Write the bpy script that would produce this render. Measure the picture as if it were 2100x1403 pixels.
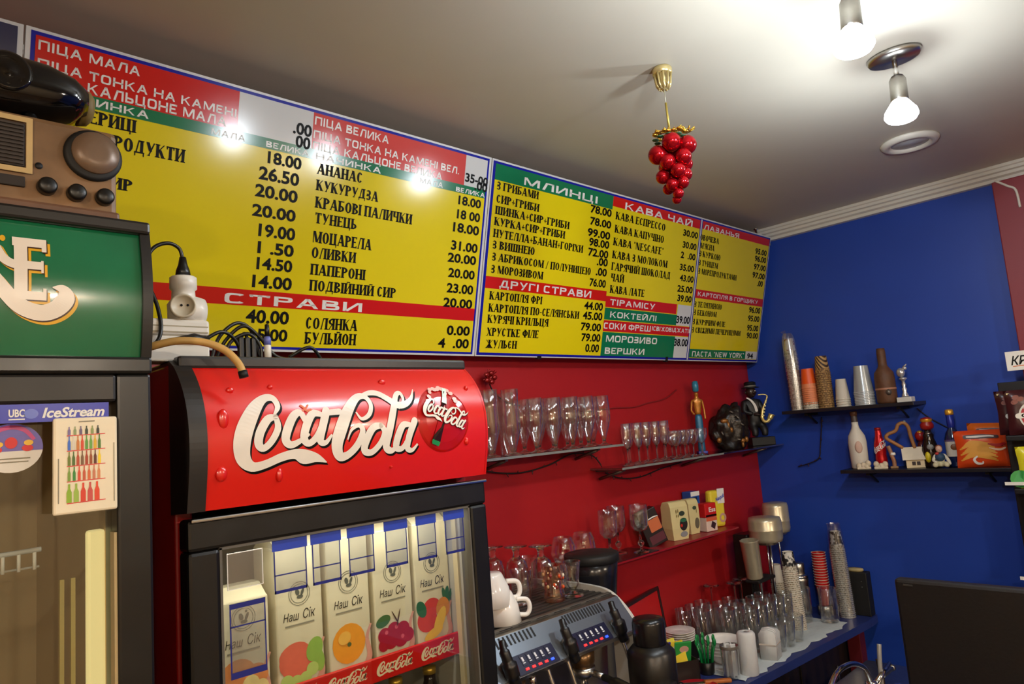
import bpy, bmesh, math, random
from mathutils import Matrix, Vector
random.seed(7)
for o in list(bpy.data.objects): bpy.data.objects.remove(o)
SC = bpy.context.scene
COL = SC.collection
PI = math.pi
# ------------------------------------------------------------------ camera
cam = bpy.data.cameras.new('camera'); cam.lens = 1455.62 / 2100 * 36; cam.sensor_width = 36; cam.clip_start = .02
CAM = bpy.data.objects.new('camera', cam); COL.objects.link(CAM); SC.camera = CAM
yw, pt, rl = math.radians(44.3585), math.radians(7.12577), math.radians(-4.47266)
F = Vector((math.sin(yw)*math.cos(pt), math.cos(yw)*math.cos(pt), math.sin(pt)))
R0 = Vector((math.cos(yw), -math.sin(yw), 0)); U0 = R0.cross(F)
RR = R0*math.cos(rl) + U0*math.sin(rl); UU = -R0*math.sin(rl) + U0*math.cos(rl)
M = Matrix((RR, UU, -F)).transposed().to_4x4(); M.translation = Vector((0, 0, 1.75)); CAM.matrix_world = M
# ------------------------------------------------------------------ world, exposure
SC.view_settings.view_transform = 'Standard'; SC.view_settings.look = 'None'
SC.view_settings.gamma = 1; SC.view_settings.use_curve_mapping = False
SC.view_settings.exposure = 0.38
SC.cycles.max_bounces = 12; SC.cycles.transparent_max_bounces = 40; SC.cycles.glossy_bounces = 6
SC.cycles.transmission_bounces = 12; SC.cycles.diffuse_bounces = 5
SC.cycles.caustics_reflective = False; SC.cycles.caustics_refractive = False
SC.cycles.sample_clamp_indirect = 6; SC.cycles.use_denoising = True
WD = bpy.data.worlds.new('room_air'); SC.world = WD; WD.use_nodes = True
WD.node_tree.nodes['Background'].inputs[0].default_value = (.5, .45, .4, 1)
WD.node_tree.nodes['Background'].inputs[1].default_value = .25
# room dimensions (metres): red wall y=YW, blue wall x=XW, ceiling z=ZH
XW, YW, ZH, XL, YB = 3.57, 1.86, 2.70, -1.7, -2.8
ZC = .77                                   # counter top
LAMP_W, WARM_FILL_W = 8.2, 64.0
LAMPS = [(2.10, .552), (1.60, .490), (1.20, .47)]
WARM_FILL = [(-.9, -.6), (.7, -1.5), (2.3, -1.4), (-.7, -2.2)]  # added fill pendants, all out of view
# ------------------------------------------------------------------ helpers
def lin(c):
    if isinstance(c, str): c = [int(c[i:i+2], 16)/255 for i in (0, 2, 4)]
    return tuple((x/12.92 if x <= .04045 else ((x+.055)/1.055)**2.4) for x in c)
MATS = {}
def mat(name, col, rough=.5, metal=0, var=.1, scale=25, bump=0, spec=.5, emit=0, coat=0, trans=0, rvar=.0, wave=None):
    if name in MATS: return MATS[name]
    m = bpy.data.materials.new(name); m.use_nodes = True; N = m.node_tree.nodes; L = m.node_tree.links
    b = N['Principled BSDF']; c = lin(col)
    tc = N.new('ShaderNodeTexCoord'); nz = N.new('ShaderNodeTexNoise'); nz.inputs['Scale'].default_value = scale; nz.inputs['Detail'].default_value = 4
    L.new(tc.outputs['Object'], nz.inputs['Vector'])
    mx = N.new('ShaderNodeMixRGB'); mx.inputs[1].default_value = (*[x*(1-var) for x in c], 1); mx.inputs[2].default_value = (*[min(1, x*(1+var)) for x in c], 1)
    L.new(nz.outputs['Fac'], mx.inputs[0]); L.new(mx.outputs[0], b.inputs['Base Color'])
    b.inputs['Roughness'].default_value = rough; b.inputs['Metallic'].default_value = metal
    b.inputs['Specular IOR Level'].default_value = spec; b.inputs['Coat Weight'].default_value = coat; b.inputs['Coat Roughness'].default_value = .05
    if trans: b.inputs['Transmission Weight'].default_value = trans
    if rvar:
        mr = N.new('ShaderNodeMapRange'); mr.inputs[3].default_value = max(.02, rough-rvar); mr.inputs[4].default_value = rough+rvar
        L.new(nz.outputs['Fac'], mr.inputs[0]); L.new(mr.outputs[0], b.inputs['Roughness'])
    if emit:
        b.inputs['Emission Color'].default_value = (*c, 1); b.inputs['Emission Strength'].default_value = emit
    if bump:
        bp = N.new('ShaderNodeBump'); bp.inputs['Strength'].default_value = bump; bp.inputs['Distance'].default_value = .01
        L.new(nz.outputs['Fac'], bp.inputs['Height']); L.new(bp.outputs[0], b.inputs['Normal'])
    MATS[name] = m; return m
def glass(name, tint=(.965, .975, .97), edge=1.0, rough=.03, base=.07):
    # thin-walled glass: clear sheet that mirrors more at grazing angles
    if name in MATS: return MATS[name]
    m = bpy.data.materials.new(name); m.use_nodes = True; N = m.node_tree.nodes; L = m.node_tree.links; N.clear()
    out = N.new('ShaderNodeOutputMaterial'); mix = N.new('ShaderNodeMixShader'); tr = N.new('ShaderNodeBsdfTransparent'); gl = N.new('ShaderNodeBsdfGlossy')
    lw = N.new('ShaderNodeLayerWeight'); lw.inputs[0].default_value = .5
    mr = N.new('ShaderNodeMapRange'); mr.inputs[3].default_value = base; mr.inputs[4].default_value = edge
    pw = N.new('ShaderNodeMath'); pw.operation = 'POWER'; pw.inputs[1].default_value = 2.0
    nz = N.new('ShaderNodeTexNoise'); nz.inputs['Scale'].default_value = 40; mn = N.new('ShaderNodeMath'); mn.operation = 'MULTIPLY_ADD'; mn.inputs[1].default_value = rough; mn.inputs[2].default_value = rough*.5
    tr.inputs[0].default_value = (*tint, 1); gl.inputs[0].default_value = (1, 1, 1, 1)
    L.new(nz.outputs['Fac'], mn.inputs[0]); L.new(mn.outputs[0], gl.inputs['Roughness'])
    L.new(lw.outputs['Facing'], pw.inputs[0]); L.new(pw.outputs[0], mr.inputs[0]); L.new(mr.outputs[0], mix.inputs[0])
    L.new(tr.outputs[0], mix.inputs[1]); L.new(gl.outputs[0], mix.inputs[2]); L.new(mix.outputs[0], out.inputs[0])
    MATS[name] = m; return m
def pattern(name, c1, c2, kind='WAVE', scale=30, rough=.5, thr=.5, rot=(0, 0, 0), dist=2.0):
    if name in MATS: return MATS[name]
    m = bpy.data.materials.new(name); m.use_nodes = True; N = m.node_tree.nodes; L = m.node_tree.links; b = N['Principled BSDF']
    tc = N.new('ShaderNodeTexCoord'); mp = N.new('ShaderNodeMapping'); mp.inputs['Rotation'].default_value = rot; L.new(tc.outputs['Object'], mp.inputs[0])
    if kind == 'WAVE': t = N.new('ShaderNodeTexWave'); t.inputs['Distortion'].default_value = dist; t.inputs['Scale'].default_value = scale; o = t.outputs['Fac']
    elif kind == 'VORO': t = N.new('ShaderNodeTexVoronoi'); t.inputs['Scale'].default_value = scale; o = t.outputs['Distance']
    else: t = N.new('ShaderNodeTexNoise'); t.inputs['Scale'].default_value = scale; o = t.outputs['Fac']
    L.new(mp.outputs[0], t.inputs['Vector'])
    cr = N.new('ShaderNodeValToRGB'); cr.color_ramp.elements[0].color = (*lin(c1), 1); cr.color_ramp.elements[1].color = (*lin(c2), 1)
    cr.color_ramp.elements[0].position = thr-.04; cr.color_ramp.elements[1].position = thr+.04
    L.new(o, cr.inputs[0]); L.new(cr.outputs[0], b.inputs['Base Color']); b.inputs['Roughness'].default_value = rough
    MATS[name] = m; return m

LABELS = {}
def tag(o, label, cat, group=None, kind=None):
    if label:
        if label in LABELS and LABELS[label] != (group or 0): print('DUPLABEL', label)
        LABELS[label] = group or 0
        n = len(label.split())
        if not 4 <= n <= 16: print('LABELLEN', n, label)
        o['label'] = label
    if cat: o['category'] = cat
    if group: o['group'] = group
    if kind: o['kind'] = kind
    return o
def thing(name, label, cat, loc=(0, 0, 0), rot=(0, 0, 0), group=None):
    o = bpy.data.objects.new(name, None); COL.objects.link(o); o.location = loc; o.rotation_euler = rot; o.empty_display_size = .05
    return tag(o, label, cat, group)
def dup(o, loc=None, rot=None, label=None, group=None, parent=None, scale=None):
    c = o.copy(); COL.objects.link(c)
    if parent: c.parent = parent
    if loc is not None: c.location = loc
    if rot is not None: c.rotation_euler = rot
    if scale is not None: c.scale = scale
    if label: tag(c, label, None, group)
    for ch in list(o.children): dup(ch, parent=c)
    return c
class MB:
    def __init__(s, off=None):
        s.v = []; s.f = []; s.sm = []; s.mi = []; s.cur = 0; s.M = Matrix.Identity(4)
        if off is not None: s.M = Matrix.Translation(-Vector(off))
    def add(s, vs, fs, smooth=False):
        k = len(s.v); s.v += [tuple(s.M @ Vector(p)) for p in vs]
        for f in fs: s.f.append(tuple(i+k for i in f)); s.sm.append(smooth); s.mi.append(s.cur)
        return s
    def bm(s, b, smooth=False):
        b.verts.ensure_lookup_table(); b.verts.index_update()
        s.add([v.co.copy() for v in b.verts], [[v.index for v in f.verts] for f in b.faces], smooth); b.free(); return s
    def box(s, a, c, bev=0, rot=None, seg=2):
        # a, c: opposite corners
        lo = [min(a[i], c[i]) for i in range(3)]; hi = [max(a[i], c[i]) for i in range(3)]
        ce = Vector([(lo[i]+hi[i])/2 for i in range(3)]); sz = [hi[i]-lo[i] for i in range(3)]
        b = bmesh.new(); bmesh.ops.create_cube(b, size=1)
        for v in b.verts: v.co = Vector([v.co[i]*sz[i] for i in range(3)])
        if bev > 0: bmesh.ops.bevel(b, geom=list(b.edges), offset=min(bev, min(sz)*.45), segments=seg, affect='EDGES', profile=.5)
        for v in b.verts:
            if rot: v.co = rot @ v.co
            v.co = v.co+ce
        return s.bm(b, False)
    def lathe(s, prof, c=(0, 0, 0), n=24, axis='Z', cap=True, smooth=True, scale=(1, 1)):
        vs = []; fs = []
        for r, z in prof:
            for k in range(n):
                a = 2*PI*k/n; x, y = r*math.cos(a)*scale[0], r*math.sin(a)*scale[1]
                p = (x, y, z) if axis == 'Z' else ((x, z, y) if axis == 'Y' else (z, x, y))
                vs.append((p[0]+c[0], p[1]+c[1], p[2]+c[2]))
        for i in range(len(prof)-1):
            for k in range(n):
                k2 = (k+1) % n; f = (i*n+k, i*n+k2, (i+1)*n+k2, (i+1)*n+k)
                fs.append(f if axis != 'Y' else f[::-1])
        if cap:
            if prof[0][0] > 1e-5: fs.append(tuple(range(n))[::-1])
            if prof[-1][0] > 1e-5: fs.append(tuple(range((len(prof)-1)*n, len(prof)*n)))
        return s.add(vs, fs, smooth)
    def tube(s, pts, r, n=8, cap=True):
        pts = [Vector(p) for p in pts]; rs = r if isinstance(r, (list, tuple)) else [r]*len(pts)
        vs = []; fs = []; up = Vector((0, 0, 1)); prev = None
        for i, p in enumerate(pts):
            d = (pts[min(i+1, len(pts)-1)]-pts[max(i-1, 0)]).normalized()
            if prev is None:
                ref = up if abs(d.z) < .9 else Vector((1, 0, 0)); a = d.cross(ref).normalized()
            else: a = (prev-d*prev.dot(d)).normalized()
            prev = a; b = d.cross(a)
            for k in range(n):
                t = 2*PI*k/n; vs.append(p+(a*math.cos(t)+b*math.sin(t))*rs[i])
        for i in range(len(pts)-1):
            for k in range(n):
                k2 = (k+1) % n; fs.append((i*n+k, (i+1)*n+k, (i+1)*n+k2, i*n+k2))
        if cap: fs.append(tuple(range(n))); fs.append(tuple(range((len(pts)-1)*n, len(pts)*n))[::-1])
        return s.add(vs, fs, True)
    def curve(s, pts, r, n=8, sub=6): return s.tube(crom(pts, sub), r, n)
    def ell(s, c, r, n=16, m=10):
        if not isinstance(r, (tuple, list)): r = (r, r, r)
        vs = []; fs = []
        for i in range(m+1):
            t = PI*i/m
            for k in range(n):
                a = 2*PI*k/n; vs.append((c[0]+r[0]*math.sin(t)*math.cos(a), c[1]+r[1]*math.sin(t)*math.sin(a), c[2]-r[2]*math.cos(t)))
        for i in range(m):
            for k in range(n): fs.append((i*n+k, i*n+(k+1) % n, (i+1)*n+(k+1) % n, (i+1)*n+k))
        return s.add(vs, fs, True)
    def prism(s, poly, a0, a1, axis='Y', smooth=False):
        # poly: (p, q) in the plane normal to axis
        def P(p, q, a): return (p, a, q) if axis == 'Y' else ((a, p, q) if axis == 'X' else (p, q, a))
        n = len(poly); vs = [P(p, q, a0) for p, q in poly]+[P(p, q, a1) for p, q in poly]
        fs = [tuple(range(n)), tuple(range(n, 2*n))[::-1]]+[(i, i+n, (i+1) % n+n, (i+1) % n) for i in range(n)]
        return s.add(vs, fs, smooth)
    def flat(s, poly, fn):
        vs = [fn(*p) for p in poly]; return s.add(vs, [tuple(range(len(vs)))])
    def build(s, name, m, parent=None, label=None, fix=True):
        me = bpy.data.meshes.new(name); me.from_pydata(s.v, [], s.f)
        me.polygons.foreach_set('use_smooth', s.sm); me.polygons.foreach_set('material_index', s.mi)
        for x in (m if isinstance(m, (list, tuple)) else [m]): me.materials.append(x)
        if fix:
            b = bmesh.new(); b.from_mesh(me); bmesh.ops.recalc_face_normals(b, faces=list(b.faces)); b.to_mesh(me); b.free()
        me.update()
        o = bpy.data.objects.new(name, me); COL.objects.link(o)
        if parent: o.parent = parent
        if label: o['label'] = label
        return o
def crom(pts, sub=6, closed=False):
    P = [tuple(p) for p in pts]; out = []
    n = len(P)
    for i in range(n-1):
        p0, p1, p2, p3 = P[max(i-1, 0)], P[i], P[i+1], P[min(i+2, n-1)]
        for k in range(sub):
            t = k/sub
            out.append(tuple(.5*(2*b+(c-a)*t+(2*a-5*b+4*c-d)*t*t+(3*b-a-3*c+d)*t**3) for a, b, c, d in zip(p0, p1, p2, p3)))
    out.append(P[-1]); return out
def ribbon(mb, stroke, fn, sub=6):
    # stroke: (x, z, width) -> variable width ribbon with round ends mapped through fn(x, z)
    q = crom(stroke, sub); L = []; R = []
    for i, (x, z, w) in enumerate(q):
        a = q[max(i-1, 0)]; b = q[min(i+1, len(q)-1)]; dx, dz = b[0]-a[0], b[1]-a[1]; l = math.hypot(dx, dz) or 1
        w = max(w, 1e-5)
        L.append(fn(x-dz/l*w/2, z+dx/l*w/2)); R.append(fn(x+dz/l*w/2, z-dx/l*w/2))
    n = len(q); mb.add(L+R, [(i, i+n, i+1+n, i+1) for i in range(n-1)])
    for x, z, w in (q[0], q[-1]):
        if w > .004*max(1e-9, 1): mb.add([fn(x+w/2*math.cos(2*PI*k/12), z+w/2*math.sin(2*PI*k/12)) for k in range(12)], [tuple(range(12))])
def ellipse(mb, cx, cz, rx, rz, fn, n=24, rot=0):
    cr, sr = math.cos(rot), math.sin(rot); pts = []
    for k in range(n):
        a = 2*PI*k/n; x, z = rx*math.cos(a), rz*math.sin(a); pts.append(fn(cx+x*cr-z*sr, cz+x*sr+z*cr))
    mb.add(pts, [tuple(range(n))])
def rect(mb, x0, z0, x1, z1, fn, n=1):
    mb.add([fn(x, z0+(z1-z0)*k/n) for k in range(n+1) for x in (x0, x1)], [(2*k, 2*k+1, 2*k+3, 2*k+2) for k in range(n)])
def frame(mb, x0, z0, x1, z1, w, fn):
    rect(mb, x0, z0, x1, z0+w, fn); rect(mb, x0, z1-w, x1, z1, fn); rect(mb, x0, z0+w, x0+w, z1-w, fn); rect(mb, x1-w, z0+w, x1, z1-w, fn)
def skin(nodes, edges, name, m, parent=None, sub=2):
    # nodes: (x, y, z, rx[, ry]); grows one continuous surface over a skeleton
    me = bpy.data.meshes.new(name); me.from_pydata([n[:3] for n in nodes], edges, [])
    o = bpy.data.objects.new(name, me); COL.objects.link(o)
    o.modifiers.new('skin', 'SKIN'); o.modifiers.new('sub', 'SUBSURF').levels = sub
    for i, n in enumerate(nodes): me.skin_vertices[0].data[i].radius = (n[3], n[4] if len(n) > 4 else n[3])
    me.skin_vertices[0].data[0].use_root = True
    dg = bpy.context.evaluated_depsgraph_get(); dg.update()
    ev = bpy.data.meshes.new_from_object(o.evaluated_get(dg)); ev.name = name
    bpy.data.objects.remove(o)
    for p in ev.polygons: p.use_smooth = True
    ev.materials.clear(); ev.materials.append(m)
    r = bpy.data.objects.new(name, ev); COL.objects.link(r)
    if parent: r.parent = parent
    return r
# ------------------------------------------------------------------ lettering
GL = {}
for ln in """А .78|T 0 0 .5 1;D .5 1 1 0;H .2 .85 .3
Б .62|V 0 0 1;H 0 .95 1;B 0 0 1 .58
В .64|V 0 0 1;B 0 .5 .92 1;B 0 0 1 .54
Г .56|V 0 0 1;H 0 1 1;W .97 .78 1
Д .8|T .12 .06 .42 1;V .8 .06 1;H .38 .85 1;H 0 1 .06;W .03 -.16 .1;W .97 -.16 .1
Е .58|V 0 0 1;H 0 1 1;H 0 .8 .52;H 0 1 0;W .97 .8 1;W .97 0 .2
Є .62|C 0 0 1 1;H .05 .78 .5
Ж 1.05|V .5 0 1;T .5 .5 0 1;T .5 .5 1 1;D .5 .5 0 0;D .5 .5 1 0
З .56|E .05 .46 .95 1;E 0 0 1 .54
И .74|V 0 0 1;V 1 0 1;T .08 0 .92 1
І .22|V .5 0 1
Й .74|V 0 0 1;V 1 0 1;T .08 0 .92 1;H .25 .75 1.16
К .72|V 0 0 1;T .12 .42 .95 1;D .34 .6 1 0
Л .74|T .05 0 .4 1;V 1 0 1;H .35 1 1
М .95|W .05 0 1;D .06 1 .5 .05;T .5 .05 .95 1;V 1 0 1
Н .72|V 0 0 1;V 1 0 1;H 0 1 .5
О .7|O 0 0 1 1
П .72|V 0 0 1;V 1 0 1;H 0 1 1
Р .62|V 0 0 1;B 0 .44 1 1
С .62|C 0 0 1 1
Т .66|V .5 0 1;H 0 1 1;W .03 .76 1;W .97 .76 1
У .7|D 0 1 .55 .35;T 1 1 .3 0
Ф .9|V .5 0 1;O 0 .16 1 .88
Х .72|D 0 1 1 0;T 1 1 0 0
Ц .76|V 0 0 1;V .88 0 1;H 0 1 0;W .98 -.2 .06
Ч .66|V 1 0 1;U 0 .5 1;H .05 1 .46
Ш 1.0|V 0 0 1;V .5 0 1;V 1 0 1;H 0 1 0
Щ 1.02|V 0 0 1;V .48 0 1;V .94 0 1;H 0 1 0;W .99 -.2 .06
Ь .6|V 0 0 1;B 0 0 1 .56
Ю .98|V 0 0 1;O .36 0 1 1;H .05 .5 .5
Я .66|V 1 0 1;L 0 .42 1 1;T .02 0 .6 .45
+ .46|H 0 1 .4;W .5 .14 .74
/ .4|T 0 0 1 1
- .3|H 0 1 .42
' .14|W .5 .75 1
" .26|W .2 .75 1;W .8 .75 1
( .22|R 0 -.1 2 1.1 120 240
) .22|R -1 -.1 1 1.1 60 -60
N .74|W .05 0 1;D .08 1 .92 0;W .95 0 1
E .58|V 0 0 1;H 0 1 1;H 0 .8 .52;H 0 1 0
S .56|R 0 .46 1 1 30 270;R 0 0 1 .54 90 -150
C .62|C 0 0 1 1
A .78|T 0 0 .5 1;D .5 1 1 0;H .2 .85 .3
F .54|V 0 0 1;H 0 1 1;H 0 .8 .52
W 1.05|D 0 1 .27 0;T .27 0 .5 1;D .5 1 .75 0;T .75 0 1 1
Y .7|D 0 1 .5 .45;T 1 1 .5 .45;V .5 0 .5
O .7|O 0 0 1 1
R .66|V 0 0 1;B 0 .46 1 1;D .4 .48 1 0
K .72|V 0 0 1;T .12 .42 .95 1;D .34 .6 1 0
. .16|Q 0 0""".split('\n'):
    h, t = ln.split('|'); GL[h[0]] = (float(h[1:]), [(x.split()[0], [float(y) for y in x.split()[1:]]) for x in t.split(';')])
def glyph(ch, serif):
    w, st = GL[ch]; tv, th, n = (.235, .10, 2) if serif else (.215, .18, 4)
    if not serif: w = w*1.5 if w > .3 else w+.05
    out = []; sf = .07
    X = lambda x: tv/2+x*(w-tv) if w > tv else w/2
    Yc = lambda y: th/2+y*(1-th)
    quad = lambda a, b, c, d: out.append([a, b, c, d])
    def bar(cx, y): quad((cx-tv/2-sf, y), (cx+tv/2+sf, y), (cx+tv/2+sf, y+th*.8), (cx-tv/2-sf, y+th*.8))
    def ring(x0, y0, x1, y1, a0, a1):
        cx, cy, rx, ry = (x0+x1)/2, (y0+y1)/2, (x1-x0)/2, (y1-y0)/2; m = 14; P = []
        e = lambda c: math.copysign(abs(c)**(2/n), c)
        for k in range(m+1):
            a = math.radians(a0+(a1-a0)*k/m); c, s_ = e(math.cos(a)), e(math.sin(a))
            P.append(((cx+rx*c, cy+ry*s_), (cx+max(rx-tv, .02)*c, cy+max(ry-th, .02)*s_)))
        for k in range(m): quad(P[k][0], P[k+1][0], P[k+1][1], P[k][1])
    for op, a in st:
        if op in 'VU':
            x = X(a[0]); quad((x-tv/2, a[1]), (x+tv/2, a[1]), (x+tv/2, a[2]), (x-tv/2, a[2]))
            if serif:
                if a[1] == 0 and op == 'V': bar(x, 0)
                if a[2] == 1: bar(x, 1-th*.8)
        elif op == 'W':
            t = .085 if serif else .15; x = t/2+a[0]*(w-t); quad((x-t/2, a[1]), (x+t/2, a[1]), (x+t/2, a[2]), (x-t/2, a[2]))
        elif op == 'H': y = Yc(a[2]); quad((a[0]*w, y-th/2), (a[1]*w, y-th/2), (a[1]*w, y+th/2), (a[0]*w, y+th/2))
        elif op in 'DT':
            t = tv*1.08 if op == 'D' or not serif else .1
            m0 = lambda x: t/2+x*(w-t)
            x0, x1 = m0(a[0]), m0(a[2]); quad((x0-t/2, a[1]), (x0+t/2, a[1]), (x1+t/2, a[3]), (x1-t/2, a[3]))
            if serif:
                for x, y in ((x0, a[1]), (x1, a[3])):
                    if y == 0: quad((x-t/2-.06, 0), (x+t/2+.06, 0), (x+t/2+.06, .06), (x-t/2-.06, .06))
        elif op == 'O': ring(a[0]*w, a[1], a[2]*w, a[3], 0, 360)
        elif op == 'C': ring(a[0]*w, a[1], a[2]*w, a[3], 38, 322)
        elif op == 'E': ring(a[0]*w-.1*w, a[1], a[2]*w, a[3], 150, -150)
        elif op == 'R': ring(a[0]*w, a[1], a[2]*w, a[3], a[4], a[5])
        elif op == 'B': ring(a[0]*w-(a[2]-a[0])*w*.6, a[1], a[2]*w, a[3], 90, -90)
        elif op == 'L': ring(a[0]*w, a[1], a[2]*w+(a[2]-a[0])*w*.6, a[3], 90, 270)
        elif op == 'Q': quad((0, 0), (w, 0), (w, .16), (0, .16))
    return out, w
def letters(mb, text, u0, u1, v, cap, fn, serif=True):
    pen = 0; P = []
    for ch in text:
        if ch == ' ': pen += .32 if serif else .5; continue
        g, w = glyph(ch, serif); P += [[(x+pen, y) for x, y in q] for q in g]; pen += w+(.11 if serif else .2)
    pen -= .11 if serif else .2; k = (u1-u0)/pen
    for q in P: mb.add([fn(u0+x*k, v+y*cap) for x, y in q], [tuple(range(len(q)))])
_TC = {}
def tmesh(text, bold=0, shear=0):
    key = (text, bold, shear)
    if key in _TC: return _TC[key]
    c = bpy.data.curves.new('t', 'FONT'); c.body = text; c.offset = bold; c.shear = shear; c.resolution_u = 3
    o = bpy.data.objects.new('t', c); COL.objects.link(o); dg = bpy.context.evaluated_depsgraph_get(); dg.update()
    me = bpy.data.meshes.new_from_object(o.evaluated_get(dg))
    r = ([(v.co.x, v.co.y) for v in me.vertices], [tuple(p.vertices) for p in me.polygons])
    bpy.data.objects.remove(o); bpy.data.meshes.remove(me); _TC[key] = r; return r
CAPH = max(y for x, y in tmesh('H')[0])
def words(mb, text, u0, u1, v, cap, fn, bold=.018, shear=0):
    vs, fs = tmesh(text, bold, shear); x0 = min(p[0] for p in vs); x1 = max(p[0] for p in vs); k = (u1-u0)/(x1-x0)
    mb.add([fn(u0+(x-x0)*k, v+y*cap/CAPH) for x, y in vs], fs)
ORD = 'first second third fourth fifth sixth seventh eighth ninth tenth eleventh twelfth thirteenth fourteenth'.split()
# ------------------------------------------------------------------ common materials
m_chrome = mat('chrome', 'd8d8d8', .14, 1, .05)
m_steel = mat('brushed_steel', 'b5b3ad', .3, 1, .12, 60)
m_black = mat('black_plastic', '141312', .35, 0, .2, 40)
m_matblack = mat('matt_black', '0d0c0d', .6, 0, .2, 30)
m_white = mat('white_plastic', 'e6e2d8', .35, 0, .04)
m_china = mat('white_china', 'efece6', .15, 0, .03)
m_paper = mat('white_paper', 'e8e6e0', .8, 0, .04)
m_yellow = mat('menu_yellow', 'e6d012', .16, 0, .03, 3, spec=.35)
m_red = mat('menu_red', 'd01c12', .16, 0, .04, 5, spec=.4)
m_green = mat('menu_green', '14754a', .16, 0, .05, 5, spec=.4)
m_sheet = mat('menu_white', 'd6d6d4', .16, 0, .03, 5, spec=.4)
m_blue = mat('menu_blue', '141a9a', .2, 0, .05, spec=.3)
m_ink = mat('black_ink', '080604', .5, 0, .1, spec=.15)
m_glass = glass('clear_glass')
m_solid = mat('solid_glass', 'f6faf8', .02, 0, .01, trans=1, spec=.6)
m_glass2 = glass('thin_glass', (.97, .98, .97), .4, .02, .03)
m_pane = glass('door_glass', (.9, .92, .9), .5, .012, .045)
m_film = glass('clear_film', (.88, .90, .93), .6, .2, .22)
# ------------------------------------------------------------------ the setting
m_redwall = mat('red_wall_paint', 'a81a1c', .42, 0, .06, 6, .05, .4, rvar=.05)
m_bluewall = mat('blue_wall_paint', '2044a8', .45, 0, .07, 5, .05, .4, rvar=.05)
m_ceil = mat('ceiling_paint', 'c9c2b2', .5, 0, .03, 8, .03)
m_floor = pattern('floor_tiles', '6d5a48', '57473a', 'NOISE', 3, .4)
m_wood = pattern('dark_cabinet_wood', '1a1412', '241a15', 'WAVE', 4, .5)
m_cream = mat('cream_wall_paint', 'b9a88c', .7, 0, .05)
m_trim = mat('cornice_white', 'd9d5cb', .45, 0, .04)
T_ = .1
def struct(name, mb, m, label): return tag(mb.build(name, m), label, None, None, 'structure')
struct('wall_back', MB().box((XL-T_, YW, 0), (XW+T_, YW+T_, ZH)), m_redwall, 'red painted back wall behind the menu boards and glass shelves')
struct('wall_right', MB().box((XW, YB, 0), (XW+T_, YW, ZH)), m_bluewall, 'deep blue painted side wall carrying two dark shelves')
struct('wall_left', MB().box((XL-T_, YB, 0), (XL, YW, ZH)), m_cream, 'cream wall on the far left side of the room')
struct('wall_front', MB().box((XL-T_, YB-T_, 0), (XW+T_, YB, ZH)), m_cream, 'cream wall of the guest side of the room')
struct('floor', MB().box((XL-T_, YB-T_, -.1), (XW+T_, YW+T_, 0)), m_floor, 'brown tiled floor of the snack bar')
struct('ceiling', MB().box((XL-T_, YB-T_, ZH), (XW+T_, YW+T_, ZH+.1)), m_ceil, 'pale painted ceiling with spot lamps and a round vent')
b = MB(); prof = [(XW, ZH), (XW-.055, ZH), (XW-.055, ZH-.012), (XW-.048, ZH-.016), (XW-.048, ZH-.028), (XW-.036, ZH-.032), (XW-.036, ZH-.044), (XW-.022, ZH-.05), (XW-.022, ZH-.064), (XW, ZH-.066)]
b.prism(prof, YB, YW, 'Y'); struct('trim_1', b, m_trim, 'white stepped cornice along the top of the blue wall')
b = MB(); b.prism([(YW-(XW-x), z) for x, z in prof], XL, XW-.055, 'X'); struct('trim_2', b, m_trim, 'white cornice along the back wall behind the boards')
struct('wall_pilaster', MB().box((XW-.05, -.2, 0), (XW, .635, ZH-.068), .004), mat('maroon_wall_paint', '8a2a34', .5, 0, .06, 6, .05), 'maroon painted wall strip at the right end of the blue wall')
# ------------------------------------------------------------------ ceiling lamps
def spot_lamp(x, y, label):
    t = thing('spot_lamp', label, 'lamp', (x, y, ZH), group='ceiling spot lamps')
    MB().lathe([(0, 0), (.05, 0), (.052, -.006), (.048, -.016), (0, -.018)], n=28, scale=(1, 1.35)).build('ceiling_plate', m_steel, t)
    e = Vector((-.022, -.006, -.085))
    MB().tube([(0, 0, -.014), (-.004, -.001, -.035), e], .007, 10).build('arm', m_chrome, t)
    h = MB(); h.M = Matrix.Translation(e) @ Matrix.Rotation(.12, 4, 'Y')
    h.lathe([(0, .012), (.016, .01), (.021, 0), (.022, -.06), (.02, -.064), (0, -.064)], n=24).build('holder', m_steel, t)
    p = MB(); p.M = Matrix.Translation(e) @ Matrix.Rotation(.12, 4, 'Y')
    p.lathe([(0, -.064), (.021, -.064), (.040, -.094), (.042, -.106), (.037, -.114), (0, -.118)], n=28)
    p.build('bulb', mat('led_bulb', 'f4f8ff', .3, 0, 0, emit=18), t)
    l = bpy.data.lights.new('bulb_light', 'POINT'); l.energy = LAMP_W; l.color = (.84, .93, 1); l.shadow_soft_size = .03
    lo = bpy.data.objects.new('bulb_light', l); COL.objects.link(lo); lo.parent = t; lo.location = (-.037, -.006, -.24)
    return t
spot_lamp(*LAMPS[0], 'chrome spot lamp near the round vent, whole fitting in view')
spot_lamp(*LAMPS[1], 'chrome spot lamp cut by the top edge of the photo')
spot_lamp(*LAMPS[2], 'chrome spot lamp above the menu boards, third from the blue wall')
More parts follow.
